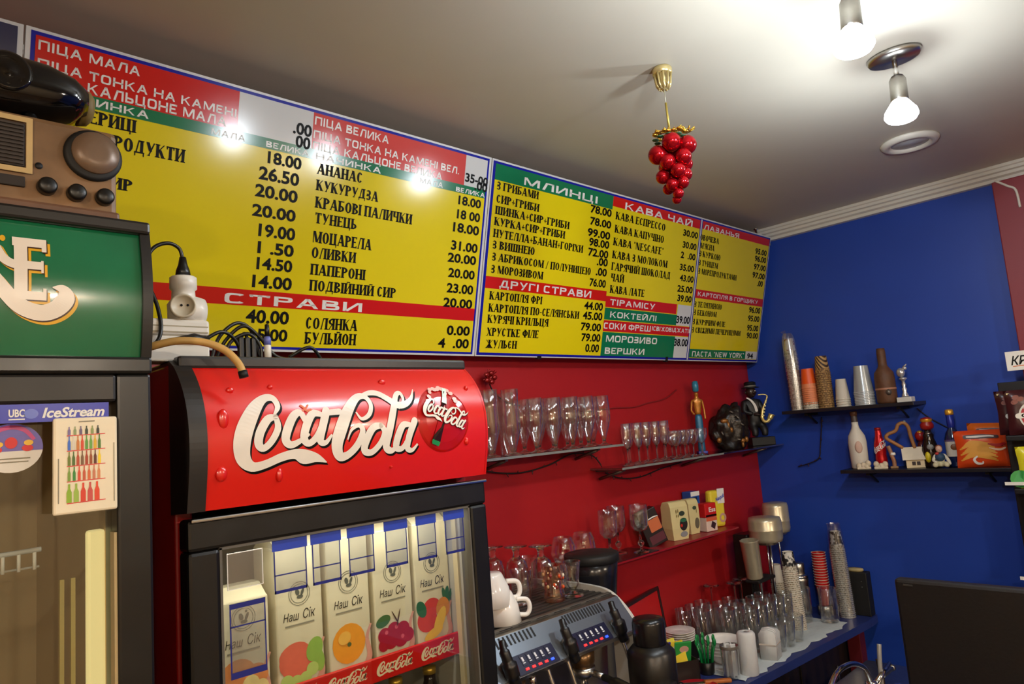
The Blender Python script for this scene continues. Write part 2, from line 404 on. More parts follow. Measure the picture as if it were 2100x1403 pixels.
def warm_fill(x, y, label):  # unseen pendants added as warm fill for the room
    t = thing('fill_pendant', label, 'lamp', (x, y, ZH), group='added warm fill lamps on the guest side')
    MB().lathe([(0, 0), (.05, 0), (.045, -.02), (0, -.025)]).build('ceiling_rose', m_trim, t)
    MB().tube([(0, 0, -.02), (0, 0, -.3)], .004).build('cord', m_black, t)
    MB().lathe([(.03, -.3), (.05, -.31), (.16, -.42), (.158, -.42), (.048, -.315), (.03, -.305)], cap=False).build('shade', mat('amber_shade', 'b5783a', .5), t)  # shade keeps the fill off the ceiling
    MB().ell((0, 0, -.375), .03).build('bulb', mat('fill_bulb', 'ffcf90', .4, emit=12), t)
    l = bpy.data.lights.new('bulb_light', 'POINT'); l.energy = WARM_FILL_W; l.color = (1, .85, .66); l.shadow_soft_size = .05
    lo = bpy.data.objects.new('bulb_light', l); COL.objects.link(lo); lo.parent = t; lo.location = (0, 0, -.40)
for i, (x, y) in enumerate(WARM_FILL): warm_fill(x, y, 'added unseen amber fill pendant on the guest side, %s one in its row' % ORD[i])
# round ceiling vent
t = thing('ceiling_vent', 'round white ceiling vent ring below the spot lamp', 'vent', (2.868, .745, ZH))
MB().lathe([(.06, 0), (.098, 0), (.098, -.006), (.088, -.016), (.072, -.018), (.067, -.012), (.06, -.004)], n=40, cap=False).build('ring', m_trim, t)
MB().lathe([(0, -.004), (.067, -.004), (.067, -.007), (0, -.01)], n=40).build('disc', mat('vent_disc', 'b9bcc0', .4), t)
# grape ornament
t = thing('grape_ornament', 'bunch of shiny red baubles shaped like grapes hanging from the ceiling', 'ornament', (1.6185, .9875, ZH))
c = MB(); c.lathe([(0, 0), (.024, 0), (.0265, -.004), (.0265, -.018), (.023, -.02), (.014, -.02), (.014, -.048), (.0115, -.06), (0, -.062)], n=24)
for k in range(10):
    a = 2*PI*k/10; c.tube([(.0235*math.cos(a), .0235*math.sin(a), -.018), (.0195*math.cos(a), .0195*math.sin(a), -.048), (.012*math.cos(a), .012*math.sin(a), -.061)], .003, 6)
c.build('ceiling_cap', mat('gold_cap', 'd8c489', .28, .65, .08), t)
MB().tube([(0, 0, -.06), (.001, 0, -.1)], .0012, 6).build('thread', mat('thin_wire', 'b8b5a0', .4, .5), t)
MB().tube([(.001, 0, -.1), (.004, 0, -.175)], .0032, 8).build('cord', mat('gold_cord', 'b9a24e', .4, .6), t)
lf = MB()
for k in range(16):
    a = k*2.4; r = .022+.018*random.random(); z = -.172+.012*random.random()
    lf.ell((r*math.cos(a), r*math.sin(a), z), (.011, .007, .004), 8, 5)
    lf.tube([(0, 0, -.165), (r*math.cos(a)*1.2, r*math.sin(a)*1.2, z+.006)], .0015, 5)
for k in range(8):
    a = k*.8; lf.tube([(.035, -.03, -.168), (.035+.02*math.cos(a), -.03+.02*math.sin(a), -.16+.006*random.random())], .002, 5)
lf.v = [(x*1.1, y*1.1, z-.02) for x, y, z in lf.v]; lf.build('gold_leaves', mat('gold_foil', 'd9a83c', .2, .9, .2, 60), t, 'crumpled gold foil leaves')
gl = MB()
for k in range(9): a = k*.7+.2; gl.ell((.034*math.cos(a), .034*math.sin(a), -.183), (.01, .008, .003), 8, 5)
gl.v = [(x*1.1, y*1.1, z-.02) for x, y, z in gl.v]; gl.build('green_leaves', mat('tinsel_green', '1f4a2a', .5), t)
m_bauble = mat('red_bauble', 'b3101c', .14, .75, .06)
bal = [(-.035, 0, -.222, .024), (-.012, -.03, -.2, .0235), (.03, -.025, -.208, .0235), (.02, .028, -.205, .022), (-.02, .03, -.21, .022), (-.022, -.02, -.246, .02), (.014, -.03, -.238, .0205), (.036, .005, -.246, .019), (0, .03, -.245, .02), (-.003, -.03, -.271, .0185), (.026, -.01, -.276, .0165), (-.026, .004, -.276, .0175), (.006, .022, -.274, .018), (-.012, -.012, -.3, .0155), (.012, -.018, -.298, .0155), (.014, .012, -.302, .015), (-.01, .014, -.304, .014), (.002, -.01, -.322, .0135), (.004, .004, -.333, .0115)]
for i, (x, y, z, r) in enumerate(bal):
    # rotate the bunch so that its broad side faces the room
    MB().ell((x*.8+y*.38, -x*.68+y*.85, (z+.2)*1.12-.222), r*1.1, 18, 12).build('bauble', m_bauble, t)
# ------------------------------------------------------------------ menu boards
TH = math.atan2(.16, .639)
def board(name, label, x0, w, h, z=2.008, y=1.78):
    t = thing(name, label, 'menu board', (x0, y, z), (TH, 0, 0))
    def fn(d): return lambda u, v: (u-x0, -d, v)
    p = MB(); p.box((0, 0, 0), (w, .012, h)); p.build('panel', mat('board_backing', 'd8d8d6', .3), t)
    return t, fn
B1, f1 = board('menu_board', 'long yellow pizza menu board behind the coolers, left of the two', .272, 1.286, .6587)
b = MB(); rect(b, .281, .006, 1.549, .6527, f1(.0006)); b.build('border', m_blue, B1)
b = MB(); rect(b, .289, .013, 1.541, .645, f1(.0010)); b.build('menu_field', m_yellow, B1)
for q in ((.289, .549, .715, .645), (.289, .117, 1.541, .158)): b = MB(); rect(b, *q, f1(.0014)); b.build('red_strip', m_red, B1)
b = MB(); rect(b, .916, .549, 1.449, .645, f1(.0014)); b.build('glare_red_strip', mat('red_glare', 'd5504a', .12, 0, .05, 5, spec=.4), B1, 'red heading field paled by a painted reflection')  # reflection over the red heading, put into its colour
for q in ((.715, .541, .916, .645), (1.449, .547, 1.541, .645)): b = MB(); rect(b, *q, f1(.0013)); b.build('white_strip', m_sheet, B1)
b = MB(); rect(b, .289, .522, 1.541, .549, f1(.0015)); b.build('green_strip', m_green, B1)
B2, f2 = board('menu_board', 'yellow pancake and coffee menu board ending at the blue wall', 1.562, 1.968, .6587)
b = MB(); rect(b, 1.567, .004, 3.525, .6527, f2(.0006)); b.build('border', m_blue, B2)
for q in ((1.578, .013, 2.846, .642), (2.868, .013, 3.518, .642)): b = MB(); rect(b, *q, f2(.0010)); b.build('menu_field', m_yellow, B2)
b = MB(); rect(b, 2.852, .006, 2.862, .65, f2(.0009)); b.build('white_divider', m_sheet, B2)
for q in ((2.207, .606, 2.846, .645), (2.868, .610, 3.518, .645), (1.578, .231, 2.222, .271), (2.222, .209, 2.727, .253), (2.222, .112, 2.846, .156), (2.868, .293, 3.518, .333)): b = MB(); rect(b, *q, f2(.0014)); b.build('red_strip', m_red, B2)
for q in ((1.578, .592, 2.207, .645), (2.222, .159, 2.735, .206), (2.222, .013, 2.738, .109), (2.868, .016, 3.395, .056)): b = MB(); rect(b, *q, f2(.0014)); b.build('green_strip', m_green, B2)
for q in ((2.735, .159, 2.846, .253), (2.738, .013, 2.846, .109), (3.395, .016, 3.518, .056)): b = MB(); rect(b, *q, f2(.0013)); b.build('white_strip', m_sheet, B2)
S1 = [
('ПЕЧЕРИЦІ', 0.33, 0.4861, 0.4899, 0.028),
('МОРЕПРОДУКТИ', 0.3341, 0.5952, 0.4451, 0.0305),
('СИР', 0.4227, 0.4869, 0.3578, 0.026),
('АНАНАС', 0.9388, 1.0789, 0.4863, 0.029),
('КУКУРУДЗА', 0.9396, 1.1352, 0.4427, 0.0285),
('КРАБОВІ ПАЛИЧКИ', 0.9407, 1.2595, 0.3957, 0.0299),
('ТУНЕЦЬ', 0.9428, 1.0721, 0.354, 0.0288),
('МОЦАРЕЛА', 0.9401, 1.1257, 0.3013, 0.0314),
('ОЛИВКИ', 0.9407, 1.0777, 0.2596, 0.0296),
('ПАПЕРОНІ', 0.9417, 1.1127, 0.2138, 0.0297),
('ПОДВІЙНИЙ СИР', 0.9425, 1.2238, 0.1699, 0.0298),
('СОЛЯНКА', 0.9398, 1.1006, 0.0653, 0.032),
('БУЛЬЙОН', 0.9404, 1.0996, 0.0236, 0.0322),
]
N1 = [
('18.00', 0.7983, 0.8916, 0.4876, 0.0281),
('26.50', 0.7783, 0.8883, 0.4434, 0.0304),
('20.00', 0.7715, 0.8878, 0.3989, 0.0293),
('20.00', 0.7676, 0.8863, 0.3487, 0.0281),
('19.00', 0.7881, 0.889, 0.2994, 0.0297),
('1 .50', 0.7888, 0.8884, 0.2556, 0.0286),
('14.50', 0.7894, 0.8876, 0.2143, 0.0287),
('14.00', 0.7813, 0.8901, 0.1669, 0.03),
('40.00', 0.7715, 0.8892, 0.075, 0.0318),
('5.00', 0.8048, 0.8887, 0.0288, 0.0294),
('18.00', 1.4324, 1.5277, 0.4866, 0.0258),
('18 00', 1.4315, 1.5288, 0.442, 0.0266),
('18.00', 1.4204, 1.5297, 0.3988, 0.0274),
('31.00', 1.4189, 1.5302, 0.3411, 0.0275),
('20.00', 1.4095, 1.5286, 0.3015, 0.0268),
('20.00', 1.4169, 1.5279, 0.2535, 0.0269),
('23.00', 1.4164, 1.5273, 0.2041, 0.0278),
('20.00', 1.4077, 1.5286, 0.1576, 0.0271),
('0.00', 1.4316, 1.5285, 0.0681, 0.0283),
('4  .00', 1.4006, 1.5292, 0.0261, 0.0281),
('.00', 0.8606, 0.9137, 0.578, 0.0287),
('00', 0.8702, 0.9122, 0.5447, 0.0288),
('35-00', 1.452, 1.5486, 0.5622, 0.0259),
('.00', 1.4935, 1.5487, 0.5435, 0.0263),
]
W1 = [
('ПІЦА МАЛА', 0.2942, 0.4877, 0.6166, 0.0202),
('ПІЦА ТОНКА НА КАМЕНІ', 0.2943, 0.7105, 0.58, 0.0195),
('ПІЦА КАЛЬЦОНЕ МАЛА', 0.294, 0.6871, 0.552, 0.0221),
('НАЧИНКА', 0.3237, 0.5116, 0.5275, 0.0163),
('МАЛА', 0.6523, 0.7366, 0.5264, 0.0149),
('ВЕЛИКА', 0.7913, 0.9095, 0.5266, 0.0146),
('ПІЦА ВЕЛИКА', 0.9206, 1.1553, 0.6141, 0.0221),
('ПІЦА ТОНКА НА КАМЕНІ ВЕЛ.', 0.9194, 1.4239, 0.578, 0.0216),
('ПІЦА КАЛЬЦОНЕ ВЕЛИКА', 0.9191, 1.3586, 0.5482, 0.0216),
('НАЧИНКА', 0.9311, 1.1372, 0.5247, 0.0167),
('МАЛА', 1.2768, 1.365, 0.5247, 0.0159),
('ВЕЛИКА', 1.4181, 1.5403, 0.5244, 0.0143),
('СТРАВИ', 0.7131, 1.1117, 0.1208, 0.0257),
]
S2 = [
('З ГРИБАМИ', 1.5903, 1.7896, 0.561, 0.0269),
('СИР+ГРИБИ', 1.5935, 1.7979, 0.518, 0.027),
('ШИНКА+СИР+ГРИБИ', 1.5937, 1.9647, 0.4802, 0.0271),
('КУРКА+СИР+ГРИБИ', 1.5939, 1.9457, 0.4428, 0.0272),
('НУТЕЛЛА+БАНАН+ГОРІХИ', 1.5944, 2.054, 0.4034, 0.0273),
('З ВИШНЕЮ', 1.5947, 1.7963, 0.3647, 0.0274),
('З АБРИКОСОМ / ПОЛУНИЦЕЮ', 1.5975, 2.1122, 0.3243, 0.0275),
('З МОРОЗИВОМ', 1.5981, 1.8502, 0.283, 0.0276),
('КАРТОПЛЯ ФРІ', 1.6024, 1.8573, 0.1939, 0.0278),
('КАРТОПЛЯ ПО-СЕЛЯНСЬКИ', 1.603, 2.0687, 0.1525, 0.0279),
('КУРЯЧІ КРИЛЬЦЯ', 1.6032, 1.9019, 0.1145, 0.028),
('ХРУСТКЕ ФІЛЕ', 1.6041, 1.8563, 0.0705, 0.0281),
('ЖУЛЬЄН', 1.6048, 1.7503, 0.0289, 0.0282),
('КАВА ЕСПРЕССО', 2.2328, 2.5752, 0.5582, 0.0301),
('КАВА КАПУЧІНО', 2.2349, 2.5736, 0.5063, 0.0302),
('КАВА "NESCAFE"', 2.2337, 2.5791, 0.4558, 0.0303),
('КАВА З МОЛОКОМ', 2.2357, 2.618, 0.4045, 0.0305),
('ГАРЯЧИЙ ШОКОЛАД', 2.237, 2.6492, 0.3576, 0.0306),
('ЧАЙ', 2.241, 2.3238, 0.3132, 0.0308),
('КАВА ЛАТЕ', 2.2422, 2.4731, 0.2664, 0.0308),
('ОВОЧЕВА', 2.8569, 3.0205, 0.5581, 0.026),
("М'ЯСНА", 2.8642, 2.9884, 0.521, 0.0261),
('З КУРКОЮ', 2.8632, 3.0495, 0.4838, 0.0262),
('З ТУНЦЕМ', 2.8672, 3.0355, 0.4428, 0.0263),
('З МОРЕПРОДУКТАМИ', 2.8707, 3.2201, 0.4039, 0.0264),
('З ТЕЛЯТИНОЮ', 2.8673, 3.1116, 0.2518, 0.0256),
('З БЕКОНОМ', 2.8706, 3.0695, 0.2136, 0.0257),
('З КУРЯЧИМ ФІЛЕ', 2.8707, 3.1611, 0.1707, 0.0257),
('З СВІЖИМИ ПЕЧЕРИЦЯМИ', 2.8699, 3.3186, 0.1323, 0.0258),
]
N2 = [
('78.00', 2.0759, 2.2042, 0.5619, 0.0272),
('78.00', 2.0799, 2.2084, 0.5168, 0.0273),
('99.00', 2.0721, 2.2092, 0.4731, 0.0273),
('98.00', 2.0862, 2.2087, 0.4377, 0.0275),
('72.00', 2.0863, 2.2087, 0.3991, 0.0276),
('.00', 2.1439, 2.2106, 0.3677, 0.0281),
('.00', 2.1441, 2.2107, 0.3284, 0.0282),
('76.00', 2.1125, 2.2115, 0.284, 0.028),
('44.00', 2.0943, 2.2075, 0.1928, 0.028),
('45.00', 2.0914, 2.2105, 0.154, 0.0281),
('79.00', 2.0864, 2.2081, 0.1106, 0.0282),
('79.00', 2.0955, 2.2115, 0.069, 0.0283),
('0.00', 2.125, 2.2088, 0.0277, 0.0286),
('30.00', 2.7153, 2.8358, 0.5596, 0.0263),
('30.00', 2.7213, 2.8338, 0.5073, 0.0265),
('2  .00', 2.7145, 2.8346, 0.4609, 0.0265),
('35.00', 2.7169, 2.833, 0.4065, 0.0266),
('43.00', 2.7258, 2.838, 0.3594, 0.0268),
('25.00', 2.7154, 2.8393, 0.3109, 0.0268),
('39.00', 2.7233, 2.8393, 0.2687, 0.0269),
('39.00', 2.7338, 2.8418, 0.1707, 0.0304),
('38.00', 2.7336, 2.8454, 0.0674, 0.0307),
('95.00', 3.38, 3.501, 0.557, 0.0265),
('96.00', 3.3832, 3.5043, 0.5201, 0.0266),
('97.00', 3.3826, 3.5088, 0.4781, 0.0267),
('97.00', 3.3769, 3.5081, 0.4351, 0.0268),
('.00', 3.4375, 3.4957, 0.3965, 0.0271),
('96.00', 3.3815, 3.5015, 0.2568, 0.0271),
('95.00', 3.3811, 3.501, 0.2131, 0.0272),
('95.00', 3.3819, 3.5016, 0.1641, 0.0273),
('90.00', 3.3855, 3.5052, 0.1253, 0.0274),
('94', 3.4141, 3.4764, 0.02, 0.0253),
]
W2 = [
('МЛИНЦІ', 1.7105, 2.1128, 0.599, 0.0262),
('КАВА ЧАЙ', 2.2852, 2.7819, 0.6057, 0.0276),
('ЛАЗАНЬЯ', 2.878, 3.2022, 0.6092, 0.0228),
('ДРУГІ СТРАВИ', 1.642, 2.1285, 0.2369, 0.0264),
('ТІРАМІСУ', 2.2499, 2.5596, 0.2183, 0.0243),
('КОКТЕЙЛІ', 2.2578, 2.5794, 0.1686, 0.0244),
('СОКИ ФРЕШ', 2.2248, 2.5442, 0.1219, 0.0252),
('(СВІЖОВІДЖАТІ)', 2.5539, 2.8501, 0.128, 0.0189),
('МОРОЗИВО', 2.2454, 2.6007, 0.0696, 0.0274),
('ВЕРШКИ', 2.2468, 2.5154, 0.0214, 0.0255),
('КАРТОПЛЯ В ГОРЩИКУ', 2.8864, 3.4643, 0.3031, 0.02),
('ПАСТА "NEW YORK"', 2.8914, 3.3782, 0.0212, 0.025),
]
for t, fb, S, N_, W_ in ((B1, f1, S1, N1, W1), (B2, f2, S2, N2, W2)):
    for q in S: b = MB(); letters(b, q[0], q[1], q[2], q[3], q[4], fb(.0019), True); b.build('dish_lettering', m_ink, t)
    for q in N_: b = MB(); words(b, q[0], q[1], q[2], q[3], q[4], fb(.0019), .03); b.build('price_lettering', m_ink, t)
    for q in W_: b = MB(); letters(b, q[0], q[1], q[2], q[3], q[4], fb(.0019), False); b.build('heading_lettering', mat('white_lettering', 'ece9e2', .3), t)
b = MB(); b.box((.3, -.004, -.006), (.318, .012, .006)); b.build('clip', m_black, B2)
b = MB(); b.box((1.12, -.005, -.008), (1.132, .012, .016)); b.build('clip', m_black, B2)
t = thing('menu_board', 'dark blue board with pale rim cut off at the top left corner', 'menu board', (-.9, 1.638, 2.5755), (TH, 0, 0))
MB().box((0, 0, 0), (1.168, .012, .073)).build('panel', m_sheet, t)
MB().box((.012, -.0015, .006), (1.158, 0, .066)).build('blue_field', mat('night_blue_print', '23284f', .2, 0, .3, 9), t)
# chrome standoff and ring at the top right corner of the board
t = thing('board_hanger', 'small chrome hanger stud at the top corner of the coffee board', 'hanger', (3.455, 1.66, 2.655))
MB().lathe([(.005, -.012), (.006, .03), (.013, .033), (.013, .038), (0, .04)], n=14).build('stud', m_chrome, t)
b = MB(); b.tube([(.07+.013*math.cos(a*PI/10), -.03, -.04+.013*math.sin(a*PI/10)) for a in range(21)], .0016, 6); b.tube([(0, 0, -.01), (.03, -.02, -.02), (.06, -.03, -.03)], .0012, 6); b.build('wire_ring', m_chrome, t)
# ------------------------------------------------------------------ soft drink cooler with the red lit sign
LOGO=[
 [(0.164, 0.245, 0.011), (0.187, 0.283, 0.027), (0.17, 0.324, 0.032), (0.124, 0.321, 0.038), (0.07, 0.272, 0.063), (0.02, 0.189, 0.08), (0.0, 0.115, 0.08), (0.008, 0.05, 0.067), (0.05, 0.011, 0.044), (0.113, 0.018, 0.038), (0.188, 0.043, 0.04), (0.256, 0.053, 0.046), (0.307, 0.036, 0.069), (0.368, 0.026, 0.042), (0.425, 0.0, 0.004)],
 [(0.169, 0.233, 0.025), (0.129, 0.223, 0.038), (0.088, 0.166, 0.042), (0.078, 0.113, 0.04), (0.101, 0.091, 0.032), (0.141, 0.121, 0.032), (0.175, 0.181, 0.032), (0.169, 0.233, 0.025)],
 [(0.315, 0.214, 0.029), (0.295, 0.249, 0.031), (0.259, 0.233, 0.04), (0.225, 0.178, 0.044), (0.21, 0.124, 0.042), (0.236, 0.097, 0.034), (0.284, 0.113, 0.025), (0.329, 0.14, 0.013)],
 [(0.406, 0.235, 0.025), (0.361, 0.241, 0.038), (0.323, 0.189, 0.042), (0.304, 0.126, 0.04), (0.329, 0.098, 0.032), (0.373, 0.13, 0.032), (0.418, 0.209, 0.032)],
 [(0.436, 0.252, 0.042), (0.404, 0.169, 0.042), (0.39, 0.108, 0.038), (0.419, 0.096, 0.025), (0.451, 0.129, 0.013)],
 [(0.447, 0.243, 0.029), (0.509, 0.246, 0.032)],
 [(0.603, 0.24, 0.008), (0.631, 0.203, 0.017), (0.679, 0.224, 0.025), (0.7, 0.276, 0.025), (0.675, 0.32, 0.029), (0.624, 0.314, 0.038), (0.562, 0.254, 0.057), (0.509, 0.163, 0.069), (0.481, 0.081, 0.063), (0.497, 0.024, 0.048), (0.543, 0.027, 0.038), (0.598, 0.073, 0.038), (0.631, 0.14, 0.032), (0.611, 0.171, 0.023), (0.566, 0.15, 0.015), (0.541, 0.102, 0.006)],
 [(0.655, 0.325, 0.015), (0.712, 0.339, 0.027), (0.763, 0.334, 0.031), (0.814, 0.304, 0.034), (0.866, 0.269, 0.038), (0.921, 0.273, 0.034), (0.968, 0.304, 0.021), (1.0, 0.355, 0.003)],
 [(0.744, 0.164, 0.029), (0.692, 0.152, 0.04), (0.648, 0.087, 0.042), (0.64, 0.04, 0.038), (0.683, 0.029, 0.032), (0.736, 0.072, 0.032), (0.763, 0.128, 0.032), (0.744, 0.164, 0.029)],
 [(0.87, 0.248, 0.01), (0.911, 0.295, 0.017), (0.905, 0.335, 0.021), (0.871, 0.318, 0.029), (0.831, 0.236, 0.04), (0.792, 0.13, 0.044), (0.771, 0.052, 0.042), (0.807, 0.028, 0.031), (0.849, 0.06, 0.013)],
 [(0.929, 0.159, 0.023), (0.882, 0.157, 0.038), (0.845, 0.096, 0.042), (0.834, 0.044, 0.038), (0.871, 0.035, 0.029), (0.909, 0.079, 0.029), (0.952, 0.167, 0.032)],
 [(0.961, 0.178, 0.04), (0.922, 0.105, 0.04), (0.906, 0.038, 0.036), (0.938, 0.021, 0.023), (0.974, 0.052, 0.011)],
]

def logo(mb, x0, z0, w, fn, rot=0, hk=1.0):
    # the flowing two-word script, mapped to width w
    c, s_ = math.cos(rot), math.sin(rot)
    for st in LOGO: ribbon(mb, [((x*w), (z*w*hk), ww*w) for x, z, ww in st], lambda x, z: fn(x0+x*c-z*s_, z0+x*s_+z*c), 5)
m_sign = mat('sign_red', 'dc1a10', .24, 0, .04, 4, coat=.4, spec=.7)
m_body_red = mat('cooler_side_red', 'b81c18', .35, 0, .12, 12)
m_cblack = mat('cooler_black', '131211', .32, 0, .15, 14, rvar=.08)
m_gasket = mat('grey_gasket', '5a564f', .5, 0, .1)
CK = (.724, 1.18, 0)
K = thing('drinks_cooler', 'tall drinks cooler with curved red sign and glass door full of juice cartons', 'cooler', CK)
X0, X1, Y0, Y1 = .412, 1.034, 1.18, 1.72
b = MB(CK); b.box((X0+.002, Y0+.055, .06), (X0+.03, Y1, 1.905), .004); b.build('side_panel', m_body_red, K, 'dark red side panel')
b = MB(CK); b.box((X1-.03, Y0+.055, .06), (X1-.002, Y1, 1.905), .004); b.build('side_panel', m_body_red, K)
b = MB(CK); b.box((X0+.03, Y1-.02, .06), (X1-.03, Y1, 1.905)); b.build('back_panel', m_cblack, K)
b = MB(CK); b.box((X0+.004, Y0+.05, 1.895), (X1-.004, Y1, 1.912), .003); b.build('top_panel', m_cblack, K)
b = MB(CK); b.box((X0+.01, Y0+.06, 0), (X1-.01, Y1, .06)); b.box((X0+.03, Y0+.06, .06), (X1-.03, Y1-.02, .42)); b.build('plinth', m_cblack, K)
m_liner = mat('cooler_liner', 'b9b3a6', .45, 0, .05)
b = MB(CK); b.box((X0+.03, Y1-.03, .42), (X1-.03, Y1-.02, 1.62)); b.box((X0+.03, Y0+.03, 1.61), (X1-.03, Y1-.02, 1.64)); b.box((X0+.03, Y0+.03, .42), (X0+.036, Y1-.03, 1.61)); b.box((X1-.036, Y0+.03, .42), (X1-.03, Y1-.03, 1.61)); b.build('inner_liner', m_liner, K)
# curved sign: profile Y(z)
ZT, ZB_ = 1.898, 1.662
def sy(z): t = (z-ZB_)/(ZT-ZB_); return 1.170+.048*t**5-.018*math.sin(PI*min(1, max(0, t))) 
def sg(d): return lambda x, z: (x-CK[0], sy(z)-d-CK[1], z)
b = MB(CK); pr = [(sy(ZB_+(ZT-ZB_)*k/24), ZB_+(ZT-ZB_)*k/24) for k in range(25)]
b.add([(x, y, z) for x in (.434, 1.030) for y, z in pr], [(k, k+1, k+26, k+25) for k in range(24)], True); b.build('sign_panel', m_sign, K, 'curved glossy red sign panel', fix=False)
b = MB(CK); b.prism(pr+[(1.24, ZT), (1.24, ZB_)], 1.028, 1.034, 'X'); b.build('sign_end', m_sign, K)
b = MB(CK); b.prism([(y-.006, z) for y, z in pr]+[(1.235, ZT+.012), (1.235, ZB_-.004)], X0-.004, .436, 'X'); b.build('sign_frame_side', mat('frame_grey', '2a2725', .35, 0, .15), K)
b = MB(CK); b.box((X0+.004, sy(ZT)-.006, ZT-.004), (1.034, 1.24, ZT+.018), .005); b.build('sign_frame_top', mat('frame_grey', '2a2725', .35), K)
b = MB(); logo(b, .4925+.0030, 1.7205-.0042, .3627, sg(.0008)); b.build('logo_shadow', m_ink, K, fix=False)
b = MB(); logo(b, .4925, 1.7205, .3627, sg(.0014)); b.build('logo_lettering', mat('sign_white', 'ece3d6', .3), K, 'white flowing script lettering', fix=False)
# round badge with bottle
bd = MB(CK); cx, cz, rr = .915, 1.785, .066
for r0, r1, d0, d1 in ((0, .3, .005, .0048), (.3, .7, .0048, .0038), (.7, .93, .0038, .002), (.93, 1, .002, .0005)):
    n = 36; vs = []
    for r_, d_ in ((r0, d0), (r1, d1)):
        vs += [sg(d_)(cx+rr*r_*math.cos(2*PI*k/n), cz+rr*r_*1.02*math.sin(2*PI*k/n)) for k in range(n)]
    bd.M = Matrix.Identity(4); bd.add(vs, [(k, (k+1) % n, n+(k+1) % n, n+k) for k in range(n)], True)
bg = bd.build('badge', mat('badge_red', 'b8120e', .15, 0, .05, coat=.5), K, 'round dark red badge with a bottle')
bot = [(-.30, .018), (-.26, .021), (-.1, .018), (.02, .02), (.12, .012), (.22, .009), (.3, .0085)]
def bottle2d(mb, cx, cz, h, fn, rot, prof=bot, k0=-.3, k1=.3):
    c, s_ = math.cos(rot), math.sin(rot); P = [(w*.17, t) for t, w in prof]+[(-w*.17, t) for t, w in prof[::-1]]
    mb.add([fn(cx+(x*h/.07)*c-(t*h)*s_, cz+(x*h/.07)*s_+(t*h)*c) for x, t in P], [tuple(range(len(P)))])
b = MB(); bottle2d(b, .909, 1.792, .2, sg(.006), -.38, bot); b.build('bottle_picture', mat('cola_brown', '2a0d08', .2), bg)
b = MB(); bottle2d(b, .909, 1.792, .2, sg(.0064), -.38, [(.14, .0125), (.2, .011), (.31, .009)]); b.build('bottle_cap', mat('mint_white', 'cfe9d8', .3), bg)
b = MB(); bottle2d(b, .909, 1.792, .2, sg(.0064), -.38, [(-.31, .018), (-.29, .021), (-.265, .021)]); b.build('bottle_foot', mat('bottle_green', '1c8a4c', .3), bg)
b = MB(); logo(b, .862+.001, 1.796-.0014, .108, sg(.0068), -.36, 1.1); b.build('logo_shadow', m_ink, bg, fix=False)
b = MB(); logo(b, .862, 1.796, .108, sg(.0073), -.36, 1.1); b.build('logo_lettering', MATS['sign_white'], bg, fix=False)
b = MB()
for k in range(16): a = .6+1.9*k/15; ellipse(b, .915+.05*math.cos(a)*(.8+.2*random.random()), 1.79+.06*math.sin(a)*(.85+.25*random.random()), .004+.003*random.random(), .004, sg(.0055), 8)
b.build('fizz_bubbles', mat('fizz_pink', 'e8b9ae', .3), bg)
for x, z, rx, rz in ((.4648, 1.805, .009, .017), (.4852, 1.8534, .007, .006), (.4597, 1.7178, .010, .012), (.5584, 1.7068, .006, .012), (.7904, 1.8649, .008, .007), (.5566, 1.8581, .005, .005), (.9729, 1.7359, .006, .008), (.9971, 1.8489, .005, .006), (.785, 1.70, .003, .003)):
    b = MB(CK); b.ell((x, sy(z)-.0005, z), (rx, .0045, rz), 16, 10); dr = b.build('water_drop', m_sign, K)
b = MB()
for x0, z0, x1, z1, w in ((.602, 1.824, .612, 1.813, .004), (.612, 1.813, .622, 1.816, .004), (.604, 1.813, .618, 1.825, .003)): ribbon(b, [(x0, z0, w), ((x0+x1)/2+.002, (z0+z1)/2, w), (x1, z1, w)], sg(.0016))
b.build('worn_sticker', mat('orange_scrap', 'e0703a', .5), K)
# door
dz0, dz1 = .43, 1.650
b = MB(CK); b.box((X0, Y0-.005, 1.600), (X1, Y0+.035, dz1), .006); b.build('door_frame_top', m_cblack, K)
b = MB(CK); b.box((X0+.004, Y0-.012, 1.6455), (X1, Y0-.003, 1.6515), .002); b.build('door_trim', m_chrome, K)
b = MB(CK); b.box((X0, Y0-.005, dz0), (.462, Y0+.035, 1.600), .006); b.build('door_frame_side', m_cblack, K)
b = MB(CK); b.box((.988, Y0-.005, dz0), (X1, Y0+.035, 1.600), .006); b.build('door_frame_side', m_cblack, K)
b = MB(CK); b.box((X0, Y0-.005, dz0-.05), (X1, Y0+.035, dz0), .006); b.build('door_frame_bottom', m_cblack, K)
b = MB(CK)
for q in ((.462, 1.597, .988, 1.602), (.462, dz0, .466, 1.6), (.984, dz0, .988, 1.6)): b.box((q[0], Y0-.002, q[1]), (q[2], Y0+.03, q[3]))
b.build('door_gasket', m_gasket, K)
b = MB(CK); b.box((.462, Y0+.010, dz0), (.988, Y0+.014, 1.600)); b.build('door_glass', m_pane, K)
b = MB(CK); b.box((X1-.012, Y0-.03, .8), (X1-.004, Y0-.004, 1.2), .003); b.build('door_handle', m_gasket, K)
b = MB(CK); b.tube([(.48, 1.228, 1.606), (.98, 1.228, 1.606)], .006, 10); tb = b.build('fill_tube', mat('fill_tube_glow', 'fff3dc', .4, emit=5), K)  # hidden tube and area light added to brighten the cartons
l = bpy.data.lights.new('tube_fill', 'AREA'); l.shape = 'RECTANGLE'; l.size = .5; l.size_y = .02; l.energy = .55; l.color = (1, .95, .85)
lo = bpy.data.objects.new('tube_fill', l); COL.objects.link(lo); lo.parent = K; lo.location = (0, .045, 1.596)
